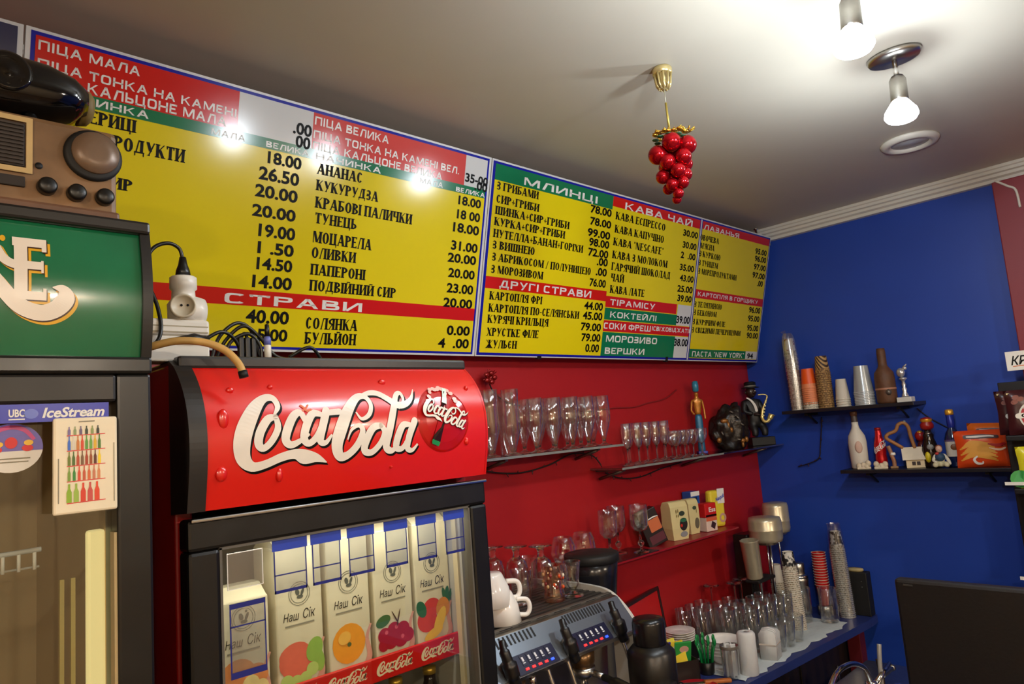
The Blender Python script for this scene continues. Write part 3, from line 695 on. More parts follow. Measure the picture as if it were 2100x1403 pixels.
# shelf with printed strip
b = MB(CK)
for k in range(13): b.tube([(.45, 1.262+.035*k, 1.300), (1.0, 1.262+.035*k, 1.300)], .003, 6)
for k in range(4): b.tube([(.46+.175*k, 1.26, 1.297), (.46+.175*k, 1.69, 1.297)], .004, 6)
b.build('shelf_rack', m_white, K)
b = MB(CK); b.box((.45, 1.249, 1.288), (.999, 1.256, 1.333), .002); st = b.build('shelf_strip', mat('strip_red', 'd31a12', .2), K, 'red shelf strip with script lettering')
for k in range(5): b = MB(); logo(b, .468+.107*k, 1.2985, .084, lambda x, z: (x-CK[0], 1.2484-CK[1], z), .02, .85); b.build('logo_lettering', mat('strip_cream', 'f0d9b0', .3), st, fix=False)
b = MB(CK)
for k in range(13): b.tube([(.45, 1.262+.035*k, .985), (1.0, 1.262+.035*k, .985)], .003, 6)
b.build('shelf_rack', m_white, K)
b = MB(CK); b.box((.992, 1.235, .45), (1.0, 1.25, 1.6)); b.build('inner_post', mat('cream_post', 'd9c8a0', .4), K)
b = MB(CK); b.box((1.002, 1.215, 1.34), (1.006, 1.232, 1.55)); b.build('side_print', mat('orange_print', 'd9781f', .4), K)
# price holders hanging inside the glass
m_bf = mat('holder_blue', '232a78', .3)
m_hb = mat('holder_header', '3048b4', .3)
def holder(x0, x1, zt, zb, head=True, bar=.32):
    y = Y0+.006
    b = MB(CK); b.box((x0, y-.001, zb), (x1, y+.0005, zt)); h = b.build('price_holder', m_film, K)
    b = MB(CK); fn = lambda x, z: (x, y-.0016, z)
    w = .0022
    zz = zt-.018 if head else zt
    rect(b, x0, zb, x1, zb+.005, fn); rect(b, x0, zb, x0+w, zz, fn); rect(b, x1-w, zb, x1, zz, fn); rect(b, x0, zb+(zt-zb)*bar, x1, zb+(zt-zb)*bar+.0022, fn)
    b.build('blue_frame', m_bf, h)
    if head: b = MB(CK); b.box((x0-.002, y-.0022, zt-.02), (x1+.002, y-.0006, zt)); b.build('blue_header', m_hb, h)
for i, (x, w) in enumerate(((.563, .060), (.634, .056), (.707, .054), (.787, .050), (.862, .046), (.932, .050))): holder(x-.008, x+w-.008, 1.598, 1.510-.002*(i < 2))
holder(.478, .538, 1.508, 1.392, False, .68)
y = Y0+.006
for z0, z1 in ((1.500, 1.508), (1.392, 1.402)): b = MB(); rect(b, .478, z0, .538, z1, lambda x, z: (x-CK[0], y-.0018-CK[1], z)); b.build('blue_bar', m_bf, K)
b = MB(CK); b.box((.476, y-.001, 1.53), (.536, y+.0005, 1.588)); fr = b.build('price_holder', m_film, K, 'empty clear price holder without blue header')
b = MB(CK); frame(b, .476, 1.53, .536, 1.588, .0012, lambda x, z: (x, y-.0016, z)); b.build('white_frame', m_paper, fr)
# cartons of juice
m_cart = mat('carton_cream', 'ddd2b2', .35, 0, .05, 20)
def carton(x, zt, name, cat, label, fruit, tall=0):
    y0, w = 1.272, .092
    t = thing('juice_carton', label, cat, (x, y0, 1.303), group='juice cartons behind the cooler glass'); O = (x, y0, 1.303)
    b = MB(O); b.box((x-w/2, y0, 1.303), (x+w/2, y0+.09, zt+tall-.02), .003); b.prism([(y0+.002, zt+tall-.021), (y0+.088, zt+tall-.021), (y0+.06, zt+tall), (y0+.03, zt+tall)], x-w/2+.002, x+w/2-.002, 'X'); b.build('carton', m_cart, t)
    fn = lambda d: (lambda px, pz: (px-x, -d, pz-1.303))
    b = MB(); zc = zt-.052
    for r0, r1 in ((.0205, .0215), (.0165, .0175)):
        vs = [fn(.0006)(x+r*math.cos(2*PI*k/30), zc+r*math.sin(2*PI*k/30)) for r in (r0, r1) for k in range(30)]; b.add(vs, [(k, (k+1) % 30, 30+(k+1) % 30, 30+k) for k in range(30)])
    for dx, dz, a, c_, r in ((-.004, .003, .005, .008, .3), (.006, .002, .0035, .009, -.4), (.001, -.006, .008, .004, 0), (.005, .011, .003, .003, 0)): ellipse(b, x+dx, zc+dz, a*.8, c_*.8, fn(.0006), 12, r)
    b.build('emblem', mat('emblem_grey', '55584e', .4), t)
    b = MB(); words(b, 'Наш', x-.033, x-.002, zt-.098, .014, fn(.0006), 0, .25); words(b, 'Сік', x+.006, x+.031, zt-.098, .016, fn(.0006), 0, .25); b.build('brand_lettering', m_ink, t)
    b = MB(); rect(b, x-.03, zt-.108, x+.028, zt-.105, fn(.0006)); b.build('small_print', mat('print_grey', '8a8470', .5), t)
    for nm, col, shapes in fruit:
        b = MB()
        for i, (dx, dz, rx, rz, r) in enumerate(shapes): ellipse(b, x+dx, 1.303+dz, rx, rz, fn(.0007+.00012*(i+1)+.0004*fruit.index((nm, col, shapes))), 18, r)
        b.build(nm, mat('print_'+nm+col, col, .3, 0, .15, 60), t)
    b = MB(); ribbon(b, [(x+.046, 1.395, .004), (x+.036, 1.37, .008), (x+.04, 1.335, .012), (x+.02, 1.312, .014), (x-.01, 1.306, .012)], fn(.0006)); b.build('hand_picture', mat('print_skin', 'd99a86', .4), t)
carton(.537, 1.515, 'a', 'carton', 'juice carton with pale mixed fruit, leftmost in the cooler, behind a lowered holder', [('fruit_picture', 'e08a4a', [(-.012, .07, .03, .024, 0), (.02, .06, .022, .02, 0)]), ('fruit_picture', 'e3d08a', [(.01, .045, .016, .018, 0), (-.02, .04, .014, .012, 0), (.03, .038, .012, .014, .3)])])
carton(.643, 1.535, 'b', 'carton', 'juice carton with a red apple and green grapes on it', [('fruit_picture', 'e0674e', [(-.008, .062, .036, .03, 0), (-.014, .075, .03, .02, .2)]), ('leaf_picture', '8fb54a', [(.026, .075, .016, .022, -.4), (.033, .055, .012, .022, .2)]), ('grape_picture', 'b4cc6a', [(-.03, .032, .012, .011, 0), (-.012, .028, .012, .011, 0), (.006, .03, .012, .011, 0), (.02, .042, .012, .012, 0), (-.02, .02, .012, .01, 0), (0, .018, .012, .01, 0)])], .055)
carton(.746, 1.535, 'c', 'carton', 'juice carton with one large orange on it', [('fruit_picture', 'f09a1e', [(-.004, .066, .036, .037, 0)]), ('navel_picture', '4a5a2a', [(-.004, .064, .0045, .004, 0)]), ('shade_picture', 'f7b64a', [(-.014, .078, .014, .012, .3)])], .055)
carton(.849, 1.535, 'd', 'carton', 'juice carton with dark red cherries on it', [('leaf_picture', '3f6a35', [(-.028, .088, .018, .011, .3)]), ('fruit_picture', 'a8182a', [(-.026, .06, .016, .015, 0), (-.004, .066, .016, .016, 0), (.018, .064, .016, .015, 0), (.03, .05, .014, .014, 0), (-.012, .045, .016, .014, 0), (.012, .044, .016, .014, 0), (-.03, .042, .012, .012, 0)]), ('glint_picture', 'd85a66', [(-.022, .065, .004, .004, 0), (.002, .071, .004, .004, 0), (.016, .05, .004, .004, 0)]), ('stem_picture', '4a2a1a', [(0, .09, .0015, .016, .5), (.008, .088, .0015, .018, -.3)])], .055)
carton(.950, 1.535, 'e', 'carton', 'juice carton with pineapple, banana and red fruit, rightmost in the cooler', [('fruit_picture', 'd8442a', [(-.02, .065, .026, .024, 0), (-.006, .09, .022, .018, 0)]), ('leaf_picture', '2f6a3a', [(-.034, .09, .012, .018, .4), (.034, .105, .006, .02, -.2), (.04, .1, .005, .02, -.5), (.028, .106, .005, .018, .2)]), ('pineapple_picture', 'd98a2a', [(.022, .082, .018, .022, -.2)]), ('banana_picture', 'f2c23a', [(.012, .058, .012, .03, -.5), (-.006, .036, .026, .01, .35)])], .055)
# dark bottles on the lower rack
pt_ = thing('cola_bottle', 'dark cola bottle under the red strip, first from the left in the cooler', 'bottle', (.52, 1.31, .99), group='dark bottles on the lower cooler rack')
MB().lathe([(.028, 0), (.031, .01), (.031, .09), (.027, .12), (.031, .16), (.026, .2), (.013, .245), (.0125, .262)], n=20).build('bottle', mat('cola_glass', '1c0c08', .12, 0, .1), pt_)
MB().lathe([(.0145, .258), (.0145, .272), (0, .273)], n=16).build('cap', mat('gold_cap2', 'c9a23a', .3, .7), pt_)
for k in range(1, 6): dup(pt_, (.52+.087*k, 1.31, .99), None, 'dark cola bottle under the red strip, %s from the left in the cooler' % ORD[k], 'dark bottles on the lower cooler rack')
# ------------------------------------------------------------------ beer cooler at the far left
LK = (-.02, 1.05, 0); lx0, lx1, ly0, ly1 = -.34, .321, 1.05, 1.60
G = thing('beer_cooler', 'dark cooler with a green sign at the left edge, old radio on top', 'cooler', LK)
m_dk = mat('cooler_charcoal', '191614', .4, 0, .15, 10, rvar=.08)
b = MB(LK); b.box((lx1-.03, ly0+.05, .05), (lx1, ly1, 2.075), .004); b.build('side_panel', m_dk, G)
b = MB(LK); b.box((lx0, ly0+.05, .05), (lx0+.03, ly1, 2.075), .004); b.build('side_panel', m_dk, G)
b = MB(LK); b.box((lx0+.03, ly1-.02, .05), (lx1-.03, ly1, 2.06)); b.build('back_panel', m_dk, G)
b = MB(LK); b.box((lx0, ly0+.02, 2.060), (lx1, ly1, 2.080), .004); b.build('top_panel', m_dk, G)
b = MB(LK); b.box((lx0+.01, ly0+.04, 0), (lx1-.01, ly1, .05)); b.box((lx0+.03, ly0+.06, .05), (lx1-.03, ly1-.02, .4)); b.build('plinth', m_dk, G)
m_lin = mat('beer_liner', 'b59c78', .45, 0, .12, 7)
b = MB(LK); b.box((lx0+.03, ly1-.035, .4), (lx1-.03, ly1-.02, 1.86)); b.box((lx0+.03, ly0+.05, 1.855), (lx1-.03, ly1-.02, 1.87)); b.box((lx1-.036, ly0+.05, .4), (lx1-.03, ly1-.03, 1.855)); b.box((lx0+.03, ly0+.05, .4), (lx0+.036, ly1-.03, 1.855)); b.build('inner_liner', m_lin, G)
GT, GB = 2.064, 1.889
def gy(z): t = (z-GB)/(GT-GB); return 1.047-.012*math.sin(PI*min(1, max(0, t)))
def gg(d): return lambda x, z: (x-LK[0], gy(z)-d-LK[1], z)
gp = [(gy(GB+(GT-GB)*k/20), GB+(GT-GB)*k/20) for k in range(21)]
b = MB(LK); b.add([(x, y, z) for x in (lx0+.02, .3105) for y, z in gp], [(k, k+1, k+22, k+21) for k in range(20)], True)
b.build('sign_panel', mat('sign_green', '166b46', .2, 0, .25, 9, .04, coat=.7, rvar=.08), G, 'glossy green sign panel', fix=False)
b = MB(LK); b.prism([(y-.006, z) for y, z in gp]+[(1.10, GT+.016), (1.10, GB-.008)], .309, .322, 'X'); b.build('sign_frame_side', m_dk, G)
b = MB(LK); b.box((lx0, 1.036, GT-.002), (.322, 1.10, 2.08), .004); b.build('sign_frame_top', m_dk, G)
b = MB(LK); b.box((lx0, 1.036, 1.866), (.322, 1.10, GB), .004); b.build('sign_frame_bottom', m_cblack, G)
EP = [(.1613, 2.0384), (.1977, 2.0378), (.1973, 2.0239), (.1935, 2.0242), (.1917, 2.026), (.1767, 2.0278), (.1773, 2.0079), (.1915, 2.0071), (.1936, 2.0095), (.1942, 1.9939), (.1912, 1.994), (.1899, 1.9968), (.1774, 1.9987), (.1767, 1.9684), (.1939, 1.9671), (.1961, 1.9712), (.1972, 1.9583), (.1617, 1.9602), (.1638, 1.9647), (.1637, 2.0342)]
SW = [(.142, 1.9856, .0147), (.1563, 1.9641, .0177), (.1722, 1.9486, .0192), (.1928, 1.9427, .0201), (.2094, 1.9497, .0206), (.2181, 1.9634, .0206), (.2143, 1.9742, .0123), (.2036, 1.976, .0012)]
LEG = [(.1416, 2.0242, .0147), (.1502, 2.0111, .0113), (.1573, 2.0048, .0108), (.1645, 2.002, .0108)]
for nm, dx, dz, d, m in (('lettering_shadow', .0042, -.0048, .0008, mat('sign_gold', 'e3ad2a', .3)), ('lettering_outline', .0012, -.0016, .0012, mat('sign_brown', '3a1c0c', .3)), ('lettering', 0, 0, .0016, mat('sign_ivory', 'eadfd0', .3))):
    b = MB(); f = gg(d)
    # the letter E is cut into convex bars
    for q in ((.1630, 1.9600, .1770, 2.0384), (.1613, 2.027, .1977, 2.0384), (.1925, 2.0215, .1977, 2.0384), (.17, 1.9975, .1938, 2.0078), (.1915, 1.9935, .1942, 2.0095), (.1617, 1.9583, .1972, 1.9690), (.1935, 1.9583, .1972, 1.9735)): rect(b, q[0]+dx, q[1]+dz, q[2]+dx, q[3]+dz, f, 8)
    for S in (SW, LEG): ribbon(b, [(x+dx, z+dz, w) for x, z, w in S], f)
    b.build(nm, m, G, fix=False)
b = MB(); ellipse(b, .1515, 2.0352, .003, .004, gg(.0016)); b.build('gold_dot', MATS['sign_gold'], G)
b = MB(LK); b.box((.235+.043, 1.040, .42), (.321, 1.10, 1.866), .004); b.build('door_frame_side', m_cblack, G)
b = MB(LK); b.box((lx0, 1.040, 1.829), (.278, 1.10, 1.866), .004); b.build('door_frame_top', m_dk, G)
b = MB(LK); b.box((lx0, 1.040, .42), (lx0+.045, 1.10, 1.829), .004); b.build('door_frame_side', m_cblack, G)
b = MB(LK); b.box((lx0, 1.040, .37), (.321, 1.10, .42), .004); b.build('door_frame_bottom', m_cblack, G)
b = MB(LK); b.box((lx0+.045, 1.066, .42), (.278, 1.070, 1.829)); b.build('door_glass', m_pane, G)
b = MB(LK); b.box((.2745, 1.044, .42), (.2795, 1.062, 1.66), .001); b.build('door_gasket', mat('cream_gasket', 'b8a67c', .5), G)
b = MB(LK); b.box((.262, 1.12, .5), (.284, 1.135, 1.66), .004); b.build('light_cover', mat('light_cover', 'e0cc8c', .35, 0, .03, emit=.7), G, 'cream strip of the inside light, glow added')  # unlit strip given a glow to brighten the cooler inside
for x in (.2345, .2475): b = MB(LK); b.box((x-.0025, 1.13, .5), (x+.0025, 1.136, 1.60)); b.build('shelf_rail', mat('cream_rail', 'c9b472', .4), G)
b = MB(LK); b.box((.158, 1.2, .45), (.166, 1.21, 1.85)); b.build('inner_post', mat('brown_post', '3c2418', .5), G)
b = MB(LK); b.tube([(-.28, 1.09, 1.638), (.203, 1.09, 1.648)], .0032, 8)
for k in range(9): x = .196-.0165*k; b.tube([(x, 1.09, 1.647), (x, 1.09, 1.624)], .0022, 6)
b.tube([(-.28, 1.10, 1.624), (.203, 1.10, 1.626)], .0015, 6); b.build('wire_rack', m_white, G)
for z in (1.33, 1.02): b = MB(LK); b.box((-.28, 1.13, z), (.235, 1.52, z+.004)); b.build('shelf', mat('shelf_grey', '8f8468', .5), G)
# stickers on the door
b = MB(LK); b.box((.150, 1.0385, 1.806), (.268, 1.0395, 1.8285)); s_ = b.build('door_sticker', mat('sticker_blue', '1826a8', .3, 0, .05), G, 'blue sticker with white lettering')
fs_ = lambda d: (lambda x, z: (x-LK[0], 1.0385-d-LK[1], z))
b = MB(); words(b, 'IceStream', .194, .263, 1.8115, .0115, fs_(.0004), .03, .25); words(b, 'UBC', .1595, .176, 1.8135, .0085, fs_(.0004), .03); rect(b, .1595, 1.8095, .176, 1.811, fs_(.0004)); b.build('sticker_lettering', m_paper, s_)
b = MB(); ellipse(b, .1825, 1.8165, .0075, .006, fs_(.0004)); b.build('globe_print', mat('globe_violet', '6a78c8', .4), s_)
b = MB(LK); ellipse(b, .1665, 1.7765, .033, .030, lambda x, z: (x, 1.0625, z), 32); e_ = b.build('door_sticker', m_paper, G, 'oval winter sticker, violet above and white below')
fo = lambda d: (lambda x, z: (x-LK[0], 1.0625-d-LK[1], z))
b = MB(); P = [(.1665+.033*math.cos(a), 1.7765+.030*math.sin(a)) for a in [-.12+(PI+.24)*k/24 for k in range(25)]]; b.add([fo(.0004)(*p) for p in P], [tuple(range(25))]); b.build('violet_print', mat('print_violet', '6f64b8', .4, 0, .15, 80), e_)
b = MB(); ribbon(b, [(.142, 1.786, .004), (.152, 1.798, .005), (.1665, 1.802, .005), (.18, 1.798, .005), (.19, 1.786, .004)], fo(.0008)); b.build('pink_arch', mat('print_pink', 'c9488a', .4), e_)
b = MB(); ellipse(b, .166, 1.783, .0065, .007, fo(.0012)); ellipse(b, .151, 1.775, .006, .004, fo(.0012)); ellipse(b, .183, 1.776, .006, .004, fo(.0012)); b.build('red_print', mat('print_red', 'd8262a', .4), e_)
b = MB(); ellipse(b, .153, 1.7815, .005, .0035, fo(.0016)); ellipse(b, .184, 1.7825, .005, .0035, fo(.0016)); b.build('yellow_print', mat('print_yellow', 'f0c03a', .4), e_)
b = MB(); rect(b, .148, 1.763, .186, 1.7645, fo(.0008)); rect(b, .150, 1.759, .184, 1.7603, fo(.0008)); b.build('small_print', MATS['print_grey'], e_)
# card showing bottles on shelves
cc = MB(LK); cc.box((.2045, 1.032, 1.690), (.2765, 1.0385, 1.8095), .003); cd = cc.build('planogram_card', mat('card_cream', 'ece0c4', .4), G, 'cream card with five printed rows of bottles')
fc = lambda d: (lambda x, z: (x-LK[0], 1.032-d-LK[1], z+(x-.24)*.02))
rows = [(1.788, .0105, ['7a6a9a', '8a9a6a', '6a5a7a', '2c3a2c', '8a9a5a', '2a3028']), (1.769, .018, ['3a6ac8', 'd8d0c0', 'c87a3a', 'd8482a', '5a9a3a', '6aa84a', 'e0b02a', '4a7a2a']), (1.750, .0175, ['6a7a2a', '4a6a2a', 'b84a2a', '7a5a3a', 'a83a1a', '9a4a1a', '5a2a1a', 'f0d01a']), (1.731, .0175, ['7a9a3a', '3a8a3a', 'd8482a', 'c85a3a', 'd86a3a', 'c87a5a', 'd88a5a']), (1.7045, .023, ['8ab02a', '9ab84a', 'd8402a', 'c8504a', 'e0482a'])]
for z, h, cols in rows:
    b = MB(); rect(b, .219, z-.0012, .262, z-.0002, fc(.0004)); b.build('shelf_print', MATS['print_red'], cd)
    for i, cl in enumerate(cols):
        x = .2215+i*(.0385/len(cols)); w = .0016 if len(cols) > 5 else .0028; b = MB(); f = fc(.0006)
        P = [(x-w, z), (x+w, z), (x+w, z+h*.55), (x+w*.4, z+h*.75), (x+w*.4, z+h), (x-w*.4, z+h), (x-w*.4, z+h*.75), (x-w, z+h*.55)]; b.add([f(*p) for p in P], [tuple(range(8))]); b.build('bottle_print', mat('bp_'+cl, cl, .4), cd)
b = MB(); rect(b, .2095, 1.705, .2107, 1.76, fc(.0004)); rect(b, .2715, 1.70, .2725, 1.775, fc(.0004)); rect(b, .232, 1.8035, .25, 1.805, fc(.0004)); b.build('small_print', MATS['print_grey'], cd)
# ------------------------------------------------------------------ old radio on top of it
RD = (.10, 1.062, 2.08)
R_ = thing('radio', 'old battered brown radio with one big dial on the green cooler', 'radio', RD)
m_rad = mat('radio_wood', '80603f', .5, 0, .7, 13, .1, rvar=.1)
b = MB(RD); b.box((-.08, 1.064, 2.083), (.288, 1.20, 2.214), .008); b.build('case', m_rad, R_)
b = MB(RD); b.box((-.082, 1.060, 2.081), (.290, 1.20, 2.096), .004); b.build('base_moulding', mat('radio_rim', '6a4a36', .5, 0, .3, 20), R_)
b = MB(RD); b.box((.02, 1.0605, 2.139), (.178, 1.066, 2.199), .002); b.build('speaker_recess', mat('speaker_dark', '2a211b', .7, 0, .3, 50), R_)
for k in range(11): b = MB(RD); b.box((.022, 1.0585, 2.142+.0052*k), (.176, 1.061, 2.1445+.0052*k)); b.build('grille_slat', mat('slat_dark', '3b3028', .6, 0, .3), R_)
b = MB(RD); frame(b, .012, 2.131, .186, 2.207, .007, lambda x, z: (x, 1.0600, z)); b.build('grille_frame', mat('radio_gold', 'c9ab74', .45, .1, .2, 30), R_)
b = MB(RD); b.box((.02, 1.060, 2.112), (.178, 1.066, 2.126), .001); b.build('tuning_window', MATS['speaker_dark'], R_)
b = MB(); b.M = Matrix.Translation((.257-RD[0], 1.064-RD[1], 2.172-RD[2])); b.lathe([(.036, 0), (.036, -.004), (.031, -.006)], n=36, axis='Y'); dl = b.build('dial', m_matblack, R_)
b = MB(); b.M = Matrix.Translation((.259-RD[0], 1.064-RD[1], 2.175-RD[2])); b.lathe([(.030, -.004), (.029, -.010), (.012, -.0115), (0, -.0115)], n=36, axis='Y'); b.build('dial_face', mat('dial_grey', '7a6350', .35, .2, .2, 30), dl)
for x, z in ((.202, 2.117), (.236, 2.114), (.270, 2.114)):
    b = MB(); b.M = Matrix.Translation((x-RD[0], 1.064-RD[1], z-RD[2])); b.lathe([(.0115, 0), (.011, -.012), (.008, -.014), (0, -.0145)], n=24, axis='Y'); b.build('knob', m_black, R_)
b = MB(); b.M = Matrix.Translation((.1935-RD[0], 1.0635-RD[1], 2.145-RD[2])); b.lathe([(.0045, 0), (.0045, -.001), (0, -.001)], n=16, axis='Y'); b.build('jack_hole', m_matblack, R_)
# black rounded housing on the radio
t = thing('lamp_housing', 'glossy black rounded housing with dull tan end lying on the radio', 'gadget', (.19, 1.12, 2.215))
m_gloss = mat('gloss_black', '060607', .08, 0, .2, 60, coat=.5)
b = MB(); q = []
for x, w, z0, z1 in ((-.13, .04, .012, .085), (-.09, .05, .006, .092), (-.03, .055, .004, .097), (.02, .052, .010, .094), (.05, .045, .020, .085), (.068, .034, .028, .072)):
    q.append([(x, w*math.cos(a), (z0+z1)/2+(z1-z0)/2*math.copysign(abs(math.sin(a))**.75, math.sin(a))) for a in [2*PI*k/20 for k in range(20)]])
b.add([p for r in q for p in r], [(i*20+k, i*20+(k+1) % 20, (i+1)*20+(k+1) % 20, (i+1)*20+k) for i in range(5) for k in range(20)]+[tuple(range(20)), tuple(range(100, 120))], True); b.build('shell', m_gloss, t)
b = MB(); b.M = Matrix.Translation((.066, 0, .05)); b.lathe([(.030, -.004), (.027, .008), (.02, .013), (0, .014)], n=20, axis='X', scale=(1, .9)); b.build('end_cap', mat('dull_tan', '7d6a3c', .6, 0, .25, 30), t)
b = MB(); b.M = Matrix.Translation((-.03, -.05, .055)); b.lathe([(.026, .004), (.027, -.004), (.022, -.006), (.018, -.003), (.008, -.006), (0, -.007)], n=28, axis='Y'); b.build('lens', m_gloss, t)
b = MB(); b.tube([(-.05, -.02, .0), (-.05, -.02, .012)], .008); b.tube([(.0, -.02, .0), (.0, -.02, .012)], .008); b.build('foot', m_black, t)
# ------------------------------------------------------------------ things on top of the red cooler
KT = 1.916
t = thing('power_strip', 'white ribbed extension socket block lying on the red cooler', 'power strip', (.43, 1.285, 1.9125))
b = MB(); b.box((-.075, -.022, 0), (.058, .03, .045), .004); b.box((-.075, -.025, .045), (.058, .03, .074), .006); b.build('block', m_white, t)
for z in (.05, .06): b = MB(); b.box((-.07, -.0256, z), (.054, -.024, z+.0018)); b.build('groove', mat('groove_grey', 'a89f86', .6), t)
AD = (.452, 1.285, 1.9865)
t = thing('plug_adapter', 'white triple plug adapter standing on the white extension block', 'adapter', AD)
m_ad = mat('adapter_white', 'e9e5dc', .3, 0, .05)
b = MB(); b.lathe([(.026, 0), (.027, .03), (.02, .04), (.019, .055), (.0225, .058), (.0225, .078), (.02, .080), (0, .080)], n=24); b.lathe([(.018, -.03), (.027, -.012), (.027, .012), (.024, .024)], c=(.008, -.002, .018), n=22, axis='X'); b.build('body', m_ad, t)
b = MB(); b.M = Matrix.Translation((-.010, -.026, .022)) @ Matrix.Rotation(-.35, 4, 'Z'); b.lathe([(.021, .012), (.021, -.006), (.018, -.007), (.017, -.003), (0, -.003)], n=28, axis='Y'); so = b.build('socket', mat('socket_cream', 'd8cfb8', .4), t)
b = MB(); b.M = Matrix.Translation((-.010, -.0305, .022)) @ Matrix.Rotation(-.35, 4, 'Z')
for x in (-.004, .006): b.lathe([(.0022, .001), (.0022, 0), (0, 0)], c=(x, 0, .001), n=8, axis='Y')
b.build('socket_hole', m_matblack, so)
t = thing('power_cable', 'black plug and cable looping up from the white adapter', 'cable', (.452, 1.285, 2.0665))
b = MB(); b.lathe([(.013, 0), (.0115, .012), (.008, .022), (.0055, .036), (0, .037)], n=16); b.build('plug', m_black, t)
b = MB(); b.curve([(0, 0, .034), (-.006, 0, .052), (-.026, -.004, .058), (-.05, -.006, .046), (-.063, -.008, .018), (-.061, -.012, -.02), (-.05, -.02, -.06), (-.048, -.03, -.1), (-.058, -.034, -.125), (-.08, -.036, -.13)], .0034); b.build('cord', m_black, t)
t = thing('drain_hose', 'short yellowed rubber hose hanging over the corner of the red sign', 'hose', (.40, 1.19, 1.93))
b = MB((.40, 1.19, 1.93)); b.curve([(.345, 1.24, 1.921), (.362, 1.20, 1.9245), (.40, 1.178, 1.934), (.44, 1.165, 1.9315), (.468, 1.15, 1.917), (.484, 1.138, 1.895), (.489, 1.132, 1.878)], .0062, 10); b.build('hose', mat('old_rubber', 'cda35c', .5, 0, .15, 40), t)
b = MB((.40, 1.19, 1.93)); b.tube([(.4885, 1.1325, 1.881), (.4905, 1.131, 1.870)], .0075, 12); b.build('tip', m_matblack, t)
t = thing('cable_coil', 'bundle of coiled black cables on the red cooler top', 'cables', (.56, 1.29, KT))
for i, pts in enumerate(([(-.06, 0, 0), (-.045, 0, .045), (-.01, .005, .074), (.02, .01, .062), (.035, .01, .01)], [(-.05, .01, 0), (-.03, .01, .04), (0, .0, .068), (.03, 0, .05), (.06, -.005, .012), (.1, -.01, .003)], [(-.04, -.01, 0), (-.028, -.008, .035), (.005, -.01, .052), (.028, -.01, .03), (.03, -.01, 0)], [(-.09, -.02, .028), (-.05, -.018, .052), (-.02, -.01, .04), (0, 0, .005)], [(.09, 0, .01), (.13, -.01, .03), (.16, 0, .006)], [(-.01, .0, 0), (-.004, .0, .045), (.006, 0, .05), (.012, 0, 0)])):
    b = MB(); b.curve(pts, .0034, 8); b.build('cable', m_black, t)
for x in (-.008, .004, .016): b = MB(); b.box((x-.005, -.012, 0), (x+.005, .0, .046), .003); b.build('adapter_brick', m_black, t)
b = MB(); b.tube([(-.15, -.03, .03), (-.10, -.028, .036), (-.075, -.026, .034)], [.003, .010, .007], 10); b.build('cable_plug', m_black, t)
t = thing('jack_plug', 'small white plug with violet ring beside the black coil', 'plug', (.600, 1.275, KT))
MB().lathe([(.0065, 0), (.0065, .03), (.005, .032)], n=14).build('sleeve', m_white, t); MB().lathe([(.0065, .031), (.0068, .043), (.005, .047)], n=14).build('ring', mat('violet_ring', '6a74c0', .4), t); MB().lathe([(.005, .046), (.004, .07), (0, .072)], n=14).build('boot', m_black, t)
# ------------------------------------------------------------------ glassware builders (made once, then copied)
def wall_prof(outer, t=.0014):
    # outer: (r, z) from base centre to rim; adds an inner skin
    inner = [(max(r-t, 0), z+(t*1.5 if i == 0 else 0)) for i, (r, z) in enumerate(outer)]
    return outer+[(outer[-1][0]-t*.5, outer[-1][1]+.0006)]+inner[::-1]
def goblet(name, label, cat, group, h, foot, stem, stem_r, bowl, ball=0, m=None):
    # bowl: [(r, z 0..1)] over the height left above the stem
    m = m or m_glass
    t = thing(name, label, cat, (0, 0, 0), group=group)
    MB().lathe([(0, 0), (foot, 0), (foot, .0016), (foot*.5, .005), (stem_r, .010), (0, .010)], n=28).build('foot', m_solid, t)
    if stem > .012:
        if ball: pr = [(stem_r, .009), (stem_r*.8, .016)]+[(max(stem_r*.8, ball*math.sin(PI*k/8)), .022+ball*(1-math.cos(PI*k/8))) for k in range(9)]+[(stem_r*.8, .026+2*ball), (stem_r, stem)]
        else: pr = [(stem_r, .009), (stem_r*.75, .02), (stem_r*.7, stem*.7), (stem_r, stem)]
        MB().lathe(pr, n=16, cap=True).build('stem', m_solid, t)
    o = [(0, stem-.001)]+[(r, stem+z*(h-stem)) for r, z in bowl]
    MB().lathe(wall_prof(o), n=28, cap=False).build('bowl', m, t)
    return t
def tumbler(name, label, group, h, r0, r1, m=None, flute=0):
    b = MB(); prof = wall_prof([(0, 0), (r0*.92, 0), (r0, .004), (r1, h)], .0018); n = 28; b.lathe(prof, n=n, cap=False)
    o = b.build(name, m or m_glass); return tag(o, label, 'glass', group)
used = set()
def put(src, loc, label, rot=None, scale=None):
    # the first placing moves the source itself, later ones copy it
    if id(src) not in used and src.name not in used:
        used.add(src.name); src.location = loc; tag(src, label, None)
        if rot: src.rotation_euler = rot
        if scale: src.scale = scale
        return src
    return dup(src, loc, rot, label, None, None, scale)
FLIP = (PI, 0, 0)
def pal(c): return mat('tone_'+c, c, .45, 0, .08, 30)
